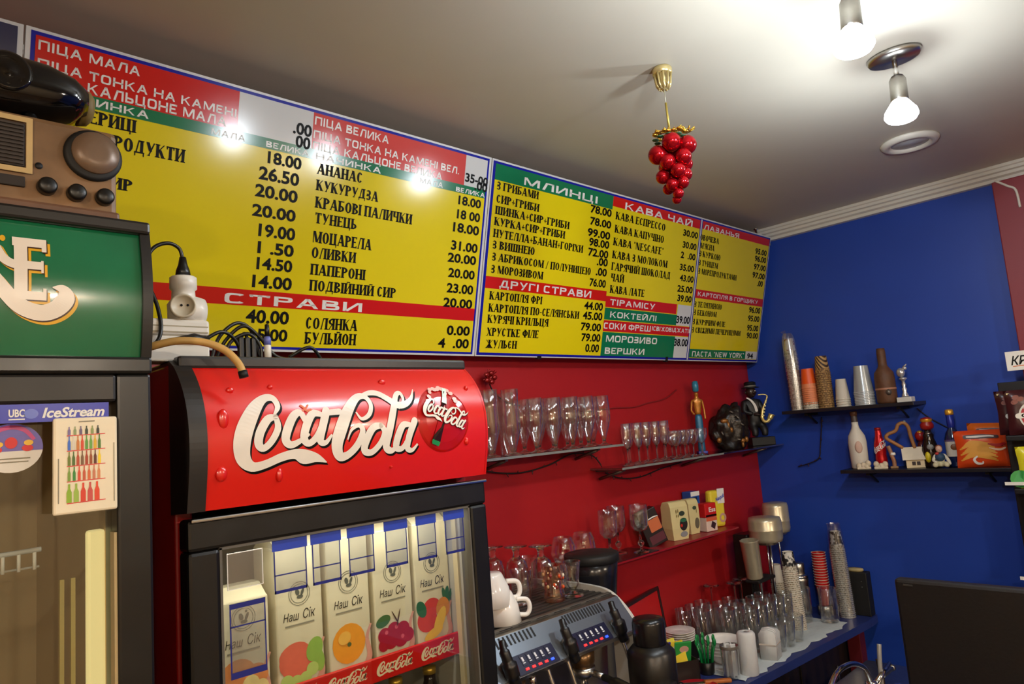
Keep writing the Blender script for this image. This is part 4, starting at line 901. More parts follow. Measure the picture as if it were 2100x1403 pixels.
# ------------------------------------------------------------------ shelves
m_shelf = glass('smoked_shelf_glass', (.6, .62, .61), .7, .08, .25)
m_edge = mat('shelf_edge_glass', '8d908c', .2, .2, .25, 40)
m_bracket = mat('bracket_steel', '6a6560', .35, .8, .1)
def glass_shelf(label, x0, x1, y0, y1, z, brs, m, edge=None):
    t = thing('wall_shelf', label, 'shelf', (x0, y1, z), group='wall shelves')
    O = (x0, y1, z)
    b = MB(O); b.box((x0, y0, z-.008), (x1, y1, z), .0015); b.build('shelf_board', m, t)
    if edge: b = MB(O); b.box((x0, y0-.002, z-.008), (edge, y0, z)); b.build('polished_edge', m_edge, t)
    for x in brs:
        b = MB(O); b.box((x-.006, y0+.02, z-.016), (x+.006, y1, z-.008)); b.tube([(x, y1-.012, z-.045), (x, y0+.03, z-.014)], .006, 8); b.build('bracket', m_bracket, t)
    return t
glass_shelf('upper glass shelf with beer glasses next to the red cooler', 1.40, 2.225, 1.705, YW, 1.668, (1.62, 2.10), m_shelf, 2.225)
glass_shelf('long glass shelf with flutes and figurines reaching the blue wall', 2.195, 3.555, 1.70, YW, 1.578, (2.235, 2.83, 3.40), m_shelf, 2.95)
t = glass_shelf('low red shelf with wine glasses and paper bags', 1.80, 3.01, 1.70, YW, 1.240, (), mat('red_shelf_paint', '9c1520', .35, 0, .1))
b = MB((1.80, YW, 1.24)); b.box((1.80, 1.698, 1.2405), (2.38, YW-.01, 1.2425)); b.build('dark_cover', mat('shelf_dark_cover', '33191c', .25, 0, .1), t)
def side_shelf(label, y0, y1, z, brs):
    t = thing('wall_shelf', label, 'shelf', (XW, y1, z), group='wall shelves'); O = (XW, y1, z)
    b = MB(O); b.box((3.395, y0, z-.016), (XW, y1, z), .002); b.build('shelf_board', mat('dark_shelf', '17171f', .35, 0, .15), t)
    for y in brs: b = MB(O); b.box((3.45, y-.008, z-.03), (XW, y+.008, z-.016)); b.tube([(XW-.006, y, z-.07), (3.47, y, z-.022)], .005, 8); b.build('bracket', m_matblack, t)
side_shelf('upper dark shelf on the blue wall with paper cup stacks', 1.02, 1.615, 1.742, (1.52, 1.10))
side_shelf('lower dark shelf on the blue wall with souvenir bottles', .69, 1.37, 1.452, (1.27, .80))
# ------------------------------------------------------------------ glasses on the upper glass shelf
gA = 'beer glasses on the upper glass shelf'
tall = goblet('beer_glass', '', 'glass', gA, .222, .033, .012, .012, [(.010, 0), (.013, .08), (.021, .2), (.0295, .34), (.0305, .5), (.028, .72), (.0305, 1)])
tul = goblet('beer_glass', '', 'glass', gA, .19, .030, .022, .0075, [(.0075, 0), (.012, .1), (.023, .28), (.031, .46), (.033, .6), (.030, 1)])
fr = [1.787, 1.884, 1.978, 2.068, 2.160]
put(tall, (1.578, 1.745, 1.6682), 'tall beer glass nearest the red cooler in the front row, upper glass shelf')
put(tall, (1.672, 1.742, 1.6682), 'second tall beer glass from the red cooler on the upper glass shelf')
put(tall, (1.640, 1.815, 1.6682), 'tall beer glass in the back row nearest the cooler, upper glass shelf')
pil = tumbler('beer_glass', '', gA, .215, .026, .033); put(pil, (1.712, 1.812, 1.6682), 'straight tall beer glass behind the second tall one, upper glass shelf')
for i, x in enumerate(fr): put(tul, (x, 1.745, 1.6682), 'tulip beer glass, %s from the left in the front row, upper glass shelf' % ORD[i])
for i, x in enumerate((1.80, 1.876, 1.952, 2.03, 2.108, 2.185)): put(tul, (x, 1.818, 1.6682), 'tulip beer glass, %s from the left in the back row, upper glass shelf' % ORD[i])
t = thing('beer_stein', 'beer mug with printed silver and amber label half hidden by the red cooler', 'glass', (1.512, 1.75, 1.6682))
MB().lathe(wall_prof([(0, 0), (.030, 0), (.031, .004), (.027, .05), (.027, .17)]), n=28, cap=False).build('body', m_glass, t)
MB().lathe([(.0275, .098), (.0275, .15)], n=28, cap=False).build('label_band', mat('silver_label', 'b9bcc0', .3, .4), t); MB().lathe([(.0276, .012), (.0274, .09)], n=28, cap=False).build('amber_band', mat('amber_beer', '8a5a1a', .2, 0, .1), t)
b = MB(); b.lathe([(.0278, .092), (.0278, .097)], n=28, cap=False); b.build('gold_line', mat('gold_line', 'd9b45a', .3, .6), t)
# flutes and liqueur glasses on the long glass shelf
gF = 'champagne flutes on the long glass shelf'
fl = goblet('champagne_flute', '', 'glass', gF, .180, .0265, .072, .0042, [(.005, 0), (.013, .1), (.0195, .4), (.0205, .65), (.0195, 1)], m=m_glass)
put(fl, (2.300, 1.745, 1.5782), 'champagne flute standing a little apart at the left end of the long glass shelf', scale=(1, 1, .92))
for i, x in enumerate((2.366, 2.424, 2.490, 2.556)): put(fl, (x, 1.738, 1.5782), 'champagne flute, %s of the close front row on the long glass shelf' % ORD[i])
for i, x in enumerate((2.40, 2.462, 2.526, 2.592, 2.65)): put(fl, (x, 1.81, 1.5782), 'champagne flute, %s of the back row on the long glass shelf' % ORD[i])
gL = 'small liqueur glasses on the long glass shelf'
lq = goblet('liqueur_glass', '', 'glass', gL, .118, .0265, .052, .0045, [(.005, 0), (.016, .12), (.026, .45), (.029, .75), (.0285, 1)])
for i, x in enumerate((2.632, 2.70, 2.768, 2.836)): put(lq, (x, 1.738, 1.5782), 'small liqueur glass, %s from the left in front, beside the flutes' % ORD[i])
for i, x in enumerate((2.712, 2.778, 2.844)): put(lq, (x, 1.812, 1.5782), 'small liqueur glass, %s from the left in the back row beside the flutes' % ORD[i])
# low shelf glasses
sn = goblet('brandy_snifter', '', 'glass', 'brandy snifters on the low red shelf', .120, .028, .022, .006, [(.007, 0), (.026, .06), (.042, .25), (.0465, .45), (.042, .75), (.033, 1)], m=m_glass)
put(sn, (1.90, 1.765, 1.2427), 'round brandy snifter at the left end of the low red shelf'); put(sn, (2.012, 1.768, 1.2427), 'round brandy snifter right of the first, above the black hopper')
wn = goblet('wine_glass', '', 'glass', 'wine glasses with ball stems on the low red shelf', .182, .033, .078, .0055, [(.007, 0), (.025, .07), (.035, .25), (.036, .5), (.036, 1)], ball=.0125)
for i, (x, y) in enumerate(((2.135, 1.745), (2.262, 1.805), (2.315, 1.735))): put(wn, (x, y, 1.2427), 'wine glass with ball in its stem, %s from the left on the low red shelf' % ORD[i])
# ------------------------------------------------------------------ packets on the low red shelf
def boxthing(name, label, cat, loc, size, m, rot=(0, 0, 0), bev=.003, part='box'):
    t = thing(name, label, cat, loc, rot); MB().box((-size[0]/2, -size[1]/2, 0), (size[0]/2, size[1]/2, size[2]), bev).build(part, m, t); return t
def fl_(y): return lambda x, z: (x, -y, z)
t = boxthing('chocolate_box', 'dark box with an orange picture leaning on the pale paper bag', 'box', (2.475, 1.775, 1.2437), (.09, .045, .15), mat('choc_dark', '1c1012', .4), (0, -.34, -.45))
b = MB(); rect(b, -.012, .058, .042, .108, fl_(.0228)); b.build('orange_picture', pal('c8683c'), t); b = MB(); rect(b, -.03, .012, .04, .046, fl_(.0228)); b.build('wine_picture', pal('5a2430'), t); b = MB(); ribbon(b, [(-.012, .112, .004), (.02, .114, .005), (.042, .110, .003)], fl_(.0229)); b.build('pale_stroke', m_paper, t)
def paper_bag(label, loc, w, d, h, pics, rot):
    t = thing('paper_bag', label, 'bag', loc, rot, 'pale paper bags on the low red shelf')
    b = MB(); P0 = [(-w/2*.9, -d/2), (w/2*.9, -d/2), (w/2*.9, d/2), (-w/2*.9, d/2)]
    L = [(0, .86, .92), (.3*h, 1.0, 1.06), (.86*h, 1.02, .98), (.975*h, 1.0, .7), (h, .96, .5)]
    vs = [(x*a, y*c, z) for z, a, c in L for x, y in P0]; b.add(vs, [(4*i+k, 4*i+(k+1) % 4, 4*i+4+(k+1) % 4, 4*i+4+k) for i in range(4) for k in range(4)]+[(3, 2, 1, 0), (16, 17, 18, 19)])
    b.build('bag', mat('kraft_pale', 'd6c890', .6, 0, .08, 20, .1), t)
    for nm, c, sh in pics:
        b = MB()
        for x, z, rx, rz in sh: ellipse(b, x, z, rx, rz, lambda u, v: (u, -d/2*(1.10-abs(v-.5*h)/h*.3)-.0012, v), 14)
        b.build(nm, pal(c), t)
    return t
paper_bag('pale paper bag with a dark cup picture, larger one on the low red shelf', (2.622, 1.775, 1.2412), .105, .06, .158, [('leaf_print', '2f3a2c', [(.012, .108, .016, .010)]), ('cup_print', '2a2420', [(.016, .062, .022, .026)]), ('green_print', '2f6a4a', [(.016, .080, .018, .009)]), ('red_print', 'c83020', [(.004, .058, .007, .007)]), ('grey_print', '8a8a8c', [(.016, .022, .02, .012)]), ('line_print', '8a7848', [(-.018, .118, .003, .008), (-.008, .12, .003, .008), (-.018, .1, .003, .006), (-.008, .1, .003, .006)])], (0, 0, -.25))
paper_bag('pale paper bag, narrower one between the large bag and the red tea box', (2.775, 1.80, 1.2412), .068, .055, .150, [('leaf_print', '3a4a3a', [(.004, .112, .012, .008)]), ('bean_print', '6a6450', [(.012, .045, .014, .024)]), ('line_print', '8a7848', [(.014, .1, .002, .012)])], (0, 0, -.2))
t = boxthing('snack_box', 'small box with dark brown picture under the red tea box', 'box', (2.858, 1.762, 1.2412), (.068, .045, .060), pal('e0c8b8'), (0, 0, -.2))
b = MB(); ellipse(b, .008, .026, .018, .02, fl_(.0231), 4, .3); b.build('brown_picture', pal('3a2028'), t); b = MB(); rect(b, -.034, .045, .034, .06, fl_(.0230)); b.build('orange_band', pal('d8623a'), t)
t = boxthing('tea_box', 'red tea box with white letters on top of a small box', 'box', (2.858, 1.762, 1.3017), (.072, .045, .062), pal('c81a18'), (0, 0, -.2))
b = MB(); words(b, 'Ess', -.012, .030, .024, .019, fl_(.0231), .02); b.build('white_lettering', m_paper, t); b = MB(); rect(b, -.034, .004, .034, .012, fl_(.0231)); b.build('dark_band', m_ink, t)
t = boxthing('milk_carton', 'blue and white carton behind the red tea box', 'carton', (2.838, 1.825, 1.2412), (.062, .05, .175), pal('1f4f9e'), (0, 0, -.1)); b = MB(); rect(b, -.031, .155, .031, .175, fl_(.0256)); b.build('white_top_print', m_paper, t); b = MB(); rect(b, -.012, .11, .012, .15, fl_(.0256)); b.build('dark_print', pal('14244a'), t)
t = boxthing('cocoa_pouch', 'yellow cocoa pouch with blue lettering at the right end of the red shelf', 'pouch', (2.972, 1.79, 1.2412), (.092, .035, .165), pal('e8d23a'), (0, .04, -.25), .012, 'pouch')
b = MB(); rect(b, .0, .105, .044, .172, fl_(.0181)); b.build('white_print', m_paper, t); b = MB(); words(b, 'Nesquik', -.012, .044, .118, .017, lambda x, z: (x, -.0185, z+x*.35), .03, .2); b.build('blue_lettering', pal('1f35b0'), t)
b = MB()
for r in (.019, .013): pass
vs = [(.026+r*math.cos(2*PI*k/24), -.0183, .04+r*math.sin(2*PI*k/24)) for r in (.011, .021) for k in range(24)]; b.add(vs, [(k, (k+1) % 24, 24+(k+1) % 24, 24+k) for k in range(24)]); b.build('ring_picture', pal('c89a8a'), t); b = MB(); ellipse(b, -.022, .03, .008, .014, fl_(.0183)); b.build('dark_print', pal('5a3a1a'), t)
# ------------------------------------------------------------------ figurines on the long glass shelf
S2 = 1.5782
t = thing('pharaoh_figurine', 'slim standing figurine in blue skirt and golden chest behind the liqueur glasses', 'figurine', (2.935, 1.80, S2), (0, 0, -.75))
skin([(0, 0, .0, .020, .018), (0, 0, .06, .017, .015), (0, 0, .13, .020, .016), (0, 0, .185, .018, .014)], [(0, 1), (1, 2), (2, 3)], 'skirt', mat('figurine_blue', '2a6a8e', .35, .2, .3, 60), t)
skin([(0, 0, .178, .015, .012), (0, 0, .21, .018, .013), (0, 0, .245, .022, .013), (0, 0, .262, .008, .008), (0, -.002, .285, .0125, .013), (-.024, 0, .245, .006, .006), (-.030, 0, .20, .005, .005), (-.020, -.012, .18, .005, .005), (.024, 0, .245, .006, .006), (.030, 0, .20, .005, .005), (.030, -.004, .155, .005, .005)], [(0, 1), (1, 2), (2, 3), (3, 4), (2, 5), (5, 6), (6, 7), (2, 8), (8, 9), (9, 10)], 'body', mat('figurine_gold', 'b5762a', .3, .35, .25, 60), t)
MB().lathe([(.010, .286), (.0145, .292), (.016, .315), (.013, .335), (0, .338)], n=16).build('headdress', mat('figurine_teal', '2d7f9a', .35, .1, .2), t); MB().box((-.022, -.02, 0), (.022, .02, .012), .003).build('base', mat('figurine_violet', '3a3f9a', .4), t)
t = thing('carved_sculpture', 'dark carved sculpture of huddled musicians with golden patches', 'sculpture', (3.17, 1.785, S2), (0, 0, -.75))
b = bmesh.new(); bmesh.ops.create_icosphere(b, subdivisions=4, radius=1)
from mathutils import noise as _n
for v in b.verts:
    p = v.co.copy(); d = 1+.22*_n.noise(p*2.2)+.14*_n.noise(p*5.5); tall_ = 1.15+.5*max(0, p.x)-.25*max(0, -p.x)
    v.co = Vector((p.x*.092*d, p.y*.05*d, max(.0, .098+p.z*.098*d*tall_)))
MB().bm(b, True).build('carving', mat('carved_dark', '1c1512', .3, .1, .6, 40, .3), t)
for i, (x, z, rx, rz) in enumerate(((-.03, .14, .020, .012), (-.014, .118, .009, .018), (-.002, .096, .010, .014), (-.062, .05, .012, .014), (.052, .04, .012, .012), (.05, .022, .007, .014), (.07, .045, .010, .014))):
    b = MB(); b.ell((x, -.046 if abs(x) < .05 else -.034, z), (rx, .008, rz), 10, 6); b.build('gold_patch', mat('patch_gold', '8a5a26', .35, .4, .4, 90), t)
for i, (x, z, a) in enumerate(((.0, .185, .5), (.03, .16, .9), (.02, .135, .4), (.045, .125, .7), (-.05, .09, 1.2), (.02, .05, .2))):
    b = MB(); b.tube([(x, -.044, z), (x+.018*math.cos(a), -.048, z-.018*math.sin(a))], .004, 6); b.build('silver_fleck', mat('fleck_silver', '7a736a', .3, .5), t)
t = thing('saxophonist_figurine', 'figurine of a man in black suit and hat playing a golden saxophone', 'figurine', (3.475, 1.785, S2), (0, 0, -.75)); t.scale = (1.2, 1.05, 1)
MB().box((-.045, -.035, 0), (.055, .035, .042), .003).build('pedestal', m_matblack, t)
m_suit = mat('suit_black', '0e0e10', .5, 0, .3)
skin([(-.01, .0, .115, .030, .026), (-.016, 0, .16, .033, .026), (-.022, 0, .215, .036, .026), (-.022, 0, .243, .014, .014),
      (-.052, -.004, .222, .017, .017), (-.060, -.018, .175, .014, .014), (-.026, -.034, .162, .011, .011),
      (.008, -.006, .222, .016, .016), (.020, -.022, .18, .013, .013), (.008, -.036, .155, .010, .010),
      (-.028, -.010, .105, .02, .02), (-.026, -.03, .075, .016, .016), (-.028, -.03, .046, .013, .013), (.012, -.010, .105, .02, .02), (.016, -.03, .075, .016, .016), (.014, -.03, .046, .013, .013)],
     [(0, 1), (1, 2), (2, 3), (2, 4), (4, 5), (5, 6), (2, 7), (7, 8), (8, 9), (0, 10), (10, 11), (11, 12), (0, 13), (13, 14), (14, 15)], 'body', m_suit, t)
hd = MB(); hd.ell((-.018, -.004, .275), (.022, .025, .030), 18, 12); hd.ell((-.014, -.030, .272), (.005, .006, .007), 8, 6); hd.ell((-.040, .0, .274), (.004, .006, .008), 8, 6); hd.ell((.004, .0, .274), (.004, .006, .008), 8, 6); hd.ell((-.014, -.026, .258), (.008, .004, .003), 8, 5); hd.build('head', mat('figurine_brown', '2c1a14', .4, 0, .2), t)
for x in (-.024, -.006): b = MB(); b.ell((x, -.026, .280), (.0035, .002, .002), 8, 5); b.build('eye', m_paper, t)
MB().lathe([(.037, .296), (.038, .299), (.026, .302), (.025, .324), (.018, .330), (0, .330)], c=(-.018, -.002, 0), n=22).build('hat', m_suit, t); MB().lathe([(.0262, .303), (.0258, .310)], c=(-.018, -.002, 0), n=22, cap=False).build('hat_band', mat('band_grey', '6a6862', .5), t)
b = MB(); ribbon(b, [(-.046, .246, .006), (-.03, .232, .009), (-.016, .205, .011), (-.010, .178, .012)], lambda x, z: (x, -.0285-.006*math.sin((z-.17)*30), z), 5); b.build('shirt', m_paper, t)
for x, y, z in ((-.018, -.040, .160), (.004, -.044, .150)): b = MB(); b.ell((x, y, z), (.009, .007, .008), 10, 6); [b.tube([(x+.004*k, y-.004, z+.002), (x+.006+.004*k, y-.010, z-.005)], .0024, 6) for k in range(-1, 3)]; b.build('hand', MATS['figurine_brown'], t)
b = MB(); b.curve([(.002, -.034, .257), (.022, -.040, .258), (.036, -.046, .250), (.030, -.048, .228), (.012, -.050, .185), (.004, -.050, .145), (.010, -.050, .122), (.024, -.050, .120), (.036, -.050, .134), (.046, -.050, .152)], [r for r in [.0028]*6+[.003]*6+[.0035]*6+[.0045]*6+[.006]*6+[.007]*6+[.0075]*6+[.009]*6+[.012]*6+[.017]], 12); b.build('saxophone', mat('sax_gold', 'd9c27a', .25, .5, .1), t)
for k in range(5): b = MB(); b.ell((.024-.004*k, -.056, .215-.016*k), (.005, .003, .005), 8, 5); b.build('sax_key', mat('sax_pale', 'efe4b0', .3, .3), t)
# ------------------------------------------------------------------ cups
def cup_mesh(rb, rr, h): # upside down: base on top, rolled rim at the bottom
    b = MB(); b.lathe([(rr-.0006, .0012), (rr+.0018, .0004), (rr+.0024, .0018), (rr+.0004, .0034)], n=24, cap=False); rm = rr-(rr-rb)*.024/h; b.cur = 3; b.lathe([(rr, .0028), (rm, .024)], n=24, cap=False); b.cur = 1
    b.lathe([(rm, .024), (rb, h)], n=24, cap=False); b.cur = 2; b.lathe([(rb, h), (rb-.0018, h), (rb-.002, h-.003), (0, h-.003)], n=24, cap=False)
    return b
def stack(name, label_rest, label_top, cat, group, loc, n, pitch, rb, rr, h, mats, mats_top=None, lean=(0, 0), upright=False, band=None):
    mats = mats[:3]+[band or m_band]; mats_top = mats_top and mats_top[:3]+[band or m_band]
    o = cup_mesh(rb, rr, h).build(name, mats, fix=False)
    first = tag(o, label_rest, cat, group)
    for k in range(n):
        c = first if k == 0 else dup(first)
        z = loc[2]+k*pitch+(h if upright else 0)
        c.location = (loc[0]+lean[0]*k*pitch, loc[1]+lean[1]*k*pitch, z)
        if upright: c.rotation_euler = (PI, 0, k*.4)
        else: c.rotation_euler = (0, 0, k*.7)
        if k == n-1:
            tag(c, label_top, None)
            if mats_top:
                c.data = c.data.copy(); c.data.materials.clear(); [c.data.materials.append(x) for x in mats_top]
m_rim = mat('cup_rim_white', 'd6cfc0', .6, 0, .03)
m_band = pattern('cup_band', '8d8370', 'cdc5b4', 'NOISE', 130, .7, .46)
m_pat = pattern('cup_black_white', '191715', 'dcd8cf', 'NOISE', 62, .6, .52)
m_pat2 = pattern('cup_floral', 'd8d2cc', '8a2a3a', 'NOISE', 70, .6, .58)
m_brn = pattern('cup_brown_stripe', '3a2416', 'b8925a', 'WAVE', 28, .6, .5, (0, .7, .5), .6)
m_kraft = mat('cup_kraft', '8a6a42', .7, 0, .1)
m_pale = mat('cup_pale', 'b9b09a', .6, 0, .06)
m_org = mat('cup_orange', 'ef5a16', .45, 0, .05)
m_orgr = mat('cup_orange_rim', 'e58a5c', .5, 0, .06)
m_maroon = mat('cup_maroon', '4a1420', .45)
m_solo = mat('cup_red', 'b81a18', .35, 0, .06)
stack('paper_cup', 'one of the pale paper cups nested in the short stack under a maroon cup', 'maroon paper cup turned upside down on top of the pale stack', 'cup', 'pale paper cups in the stack by the drink mixer', (3.36, 1.722, ZC), 18, .0092, .0235, .030, .082, [m_rim, m_pale, m_rim], [m_rim, m_maroon, m_rim], (-.05, 0))
stack('paper_cup', 'one of the patterned paper cups nested in the tall stack behind the napkins', 'topmost black and white patterned cup of the tall stack behind the napkins', 'cup', 'patterned paper cups in the tall stack behind the napkins', (3.175, 1.552, ZC), 31, .0086, .0235, .0325, .085, [m_rim, m_pat, m_rim], None, (-.06, .02))
stack('paper_cup', 'one of the patterned paper cups nested inside the clear bag by the counter end', 'topmost patterned cup inside the clear bag by the counter end', 'cup', 'patterned paper cups in the clear bag', (3.470, 1.452, ZC), 36, .0088, .0235, .0325, .085, [m_rim, m_pat, m_rim], None, (-.03, .02))
b = MB(); q = []
for k, (r, z) in enumerate(((.040, .002), (.0385, .1), (.0365, .2), (.037, .3), (.034, .38), (.028, .412), (.03, .428))):
    q.append([((r+.0018*math.sin(5*a+k*1.7)+.001*math.sin(11*a+k))*math.cos(a)-.03*z, (r+.0018*math.sin(5*a+k*1.7))*math.sin(a)+.02*z, z) for a in [2*PI*j/32 for j in range(32)]])
b.add([p for r in q for p in r], [(i*32+k, i*32+(k+1) % 32, (i+1)*32+(k+1) % 32, (i+1)*32+k) for i in range(6) for k in range(32)], True)
o = b.build('plastic_bag', m_film); o.location = (3.470, 1.452, ZC+.0005); tag(o, 'clear plastic sleeve around the tall cup stack by the counter end', 'bag')
stack('plastic_cup', 'one of the red plastic cups nested upright behind the glass mugs', 'topmost red plastic cup with white rim, upright behind the glass mugs', 'cup', 'red plastic cups behind the mugs', (3.462, 1.552, ZC+.045), 13, .0125, .020, .0315, .095, [m_rim, m_solo, m_solo], None, (0, 0), True, m_solo)
MB().lathe([(0, 0), (.034, 0), (.034, .043), (.03, .0445), (0, .0445)], n=24).build('cup_tin', m_steel).location = (3.462, 1.552, ZC); tag(bpy.data.objects['cup_tin'], 'low steel tin under the red plastic cups', 'tin')
UX, UZ = 3.478, 1.7424
stack('paper_cup', 'one of the paper cups nested in the tallest stack on the upper blue-wall shelf', 'topmost floral paper cup of the tallest stack on the upper shelf', 'cup', 'paper cups in the tallest stack on the upper shelf', (UX, 1.566, UZ), 15, .0195, .0225, .030, .085, [m_rim, m_pat2, m_rim], None, (-.02, .012))
b = MB(); b.add([(p[0], p[1], p[2]) for r in [[((r+.0016*math.sin(4*a+k*2))*math.cos(a)-.02*z, (r+.0016*math.sin(5*a+k))*math.sin(a)+.012*z, z) for a in [2*PI*j/28 for j in range(28)]] for k, (r, z) in enumerate(((.036, .002), (.0355, .12), (.0345, .25), (.031, .35), (.026, .375), (.021, .385)))] for p in r], [(i*28+k, i*28+(k+1) % 28, (i+1)*28+(k+1) % 28, (i+1)*28+k) for i in range(5) for k in range(28)], True)
b.add([(-.03, .0, .36), (-.028, .03, .395), (-.012, .012, .402), (-.006, .004, .378)], [(0, 1, 2, 3)])
o = b.build('plastic_bag', m_film); o.location = (UX, 1.566, UZ+.0005); tag(o, 'clear plastic sleeve around the tallest cup stack on the upper shelf', 'bag')
stack('paper_cup', 'white paper cup with green print at the foot of the orange stack', 'upper white paper cup with green print under the orange cups', 'cup', 'white printed cups under the orange stack', (UX, 1.498, UZ), 2, .011, .030, .0385, .09, [m_rim, pattern('cup_green_red', 'e2ddd2', '2f7a5a', 'NOISE', 40, .5, .6), m_rim])
stack('paper_cup', 'one of the orange paper cups nested in the stack on the upper shelf', 'topmost orange paper cup on the upper shelf, fully visible', 'cup', 'orange paper cups on the upper shelf', (UX, 1.498, UZ+.024), 9, .0095, .0285, .037, .098, [m_orgr, m_org, m_org], band=m_orgr)
stack('paper_cup', 'one of the brown striped paper cups nested in the stack on the upper shelf', 'topmost brown striped paper cup on the upper shelf', 'cup', 'brown striped cups on the upper shelf', (UX, 1.425, UZ), 17, .0104, .026, .035, .085, [m_kraft, m_brn, m_kraft], band=pattern('cup_kraft_band', '6a4c2c', 'a8834f', 'NOISE', 120, .7, .5))
stack('paper_cup', 'one of the plain white cups nested in the low stack on the upper shelf', 'topmost plain white cup of the low stack on the upper shelf', 'cup', 'plain white cups on the upper shelf', (UX, 1.345, UZ), 4, .011, .0225, .0325, .098, [m_rim, mat('cup_plain', 'cfc9bd', .6, 0, .03), m_rim], band=mat('cup_plain', 'cfc9bd'))
stack('plastic_cup', 'one of the clear plastic cups nested beside the brown bottle on the shelf', 'topmost clear plastic cup beside the brown bottle on the shelf', 'cup', 'clear plastic cups on the upper shelf', (UX, 1.247, UZ), 9, .0072, .0305, .043, .125, [mat('cup_clear_rim', 'c8ccd0', .3, 0, .03)]+[mat('cup_frosted', 'aeb3b6', .25, .25, .1, 30)]*2, band=mat('cup_frosted', 'aeb3b6'))
m_leather = mat('bottle_leather', '5c3a24', .6, 0, .45, 40, .25)
t = thing('wrapped_bottle', 'brown leather wrapped bottle with long neck on the upper shelf', 'bottle', (UX, 1.150, UZ))
MB().lathe([(0, 0), (.040, 0), (.043, .008), (.043, .115), (.040, .14), (.022, .165), (.0185, .175), (.019, .235), (.0165, .252), (0, .253)], n=28).build('bottle', m_leather, t)
MB().lathe([(.044, .062), (.0445, .066), (.044, .07)], n=28, cap=False).build('strap', mat('strap_pale', 'a8745a', .5), t)
b = MB(); b.ell((-.036, -.022, .05), (.013, .012, .014), 12, 8); b.build('medallion', mat('medal_grey', '6a625c', .35, .5, .3), t)
t = thing('trophy', 'small white and silver trophy figurine at the right end of the upper shelf', 'figurine', (UX, 1.073, UZ))
MB().box((-.026, -.030, 0), (.026, .030, .022), .002).build('base', mat('marble_white', 'd8d6d0', .3, 0, .15, 30), t)
m_sil = mat('trophy_silver', 'd0d2d6', .2, .7, .2, 60)
MB().lathe([(.016, .022), (.014, .03), (.008, .045), (.011, .058), (.006, .066), (.009, .078), (.006, .09), (.010, .098), (.018, .104), (.012, .11), (0, .11)], n=18).build('stem', m_sil, t)
b = MB(); b.ell((0, .006, .132), (.016, .018, .022), 14, 10); b.ell((0, -.012, .150), (.008, .010, .009), 10, 8); b.tube([(0, -.01, .155), (0, -.022, .168)], [.006, .002], 8); b.build('bird', m_sil, t)
# ------------------------------------------------------------------ souvenirs on the lower blue-wall shelf
LZ = 1.4524; NR = (0, 0, -1.25)
t = thing('white_bottle', 'white painted bottle with dark neck at the left end of the lower shelf', 'bottle', (3.472, 1.305, LZ), NR)
MB().lathe([(0, 0), (.034, 0), (.037, .006), (.040, .12), (.036, .15), (.018, .185), (.0145, .20), (.0145, .215)], n=28).build('bottle', mat('painted_white', 'd6d0c4', .5, 0, .06, 30), t)
MB().lathe([(.0145, .214), (.014, .24), (.0135, .246)], n=18, cap=False).build('neck', mat('neck_grey', '4a3f3c', .4), t); MB().lathe([(.0155, .244), (.016, .26), (.014, .264), (0, .264)], n=18).build('stopper', mat('stopper_brown', '6a4632', .5), t)
b = MB(); b.ell((.004, -.038, .10), (.016, .006, .028), 10, 8); b.build('pink_relief', mat('relief_pink', 'cfae9e', .6, 0, .1, 50, .2), t)
def lumps(label, loc, pts):
    t = thing('plaster_rocks', label, 'ornament', loc, NR, 'pale plaster rocks on the lower shelf')
    b = MB()
    for x, y, z, r in pts: b.ell((x, y, z*.85), (r, r*.8, r*1.15), 10, 7)
    b.box((min(p[0] for p in pts)-.01, -.016, 0), (max(p[0] for p in pts)+.01, .012, .012), .004)
    b.build('rocks', mat('plaster_cream', 'cfc3ac', .7, 0, .12, 60, .3), t)
lumps('pale plaster rocks against the foot of the white bottle', (3.428, 1.262, LZ), [(-.03, -.004, .018, .012), (-.012, -.004, .02, .013), (.008, -.002, .03, .013), (.0, -.01, .014, .01)])
lumps('pale plaster rocks in front of the red cola bottle', (3.428, 1.202, LZ), [(-.016, -.002, .026, .012), (.004, -.006, .016, .012), (.02, -.002, .024, .012), (-.004, -.006, .012, .01)])
t = thing('cola_bottle', 'small red aluminium cola bottle on the lower shelf', 'bottle', (3.482, 1.212, LZ), NR)
MB().lathe([(0, 0), (.023, 0), (.025, .006), (.0245, .045), (.0225, .06), (.026, .085), (.0245, .105), (.015, .145), (.0125, .168), (.0125, .172)], n=24).build('bottle', mat('alu_red', 'c2141c', .25, .35, .08), t)
MB().lathe([(.0135, .171), (.0138, .182), (0, .184)], n=18).build('cap', mat('cap_red', '8e1216', .3, .3), t)
b = MB(); logo(b, -.024, .066, .075, lambda x, z: (.0262*math.sin(x/.0262), -.0264*math.cos(x/.0262)+max(0, .085-z)*.10, z), .55, 1.1); b.build('logo_lettering', m_paper, t, fix=False)
t = thing('branch_house', 'small pale cottage with a bent wooden branch arching over it', 'ornament', (3.46, 1.10, LZ), NR)
b = MB(); b.curve([(-.008, .0, .088), (-.04, .0, .112), (-.068, .0, .135), (-.06, .0, .152), (-.028, .0, .166), (-.014, 0, .192), (.008, .0, .198), (.024, 0, .178), (.028, 0, .14), (.038, 0, .085)], .0078, 8); b.build('branch', mat('branch_wood', '9c6a3c', .6, 0, .3, 60, .2), t)
b = MB(); b.ell((.012, 0, .202), (.006, .006, .008), 8, 6); b.build('grey_knob', pal('6f7f86'), t)
b = MB(); b.box((-.004, -.02, 0), (.074, .02, .038), .002); b.build('cottage_walls', pal('dcc9a2'), t)
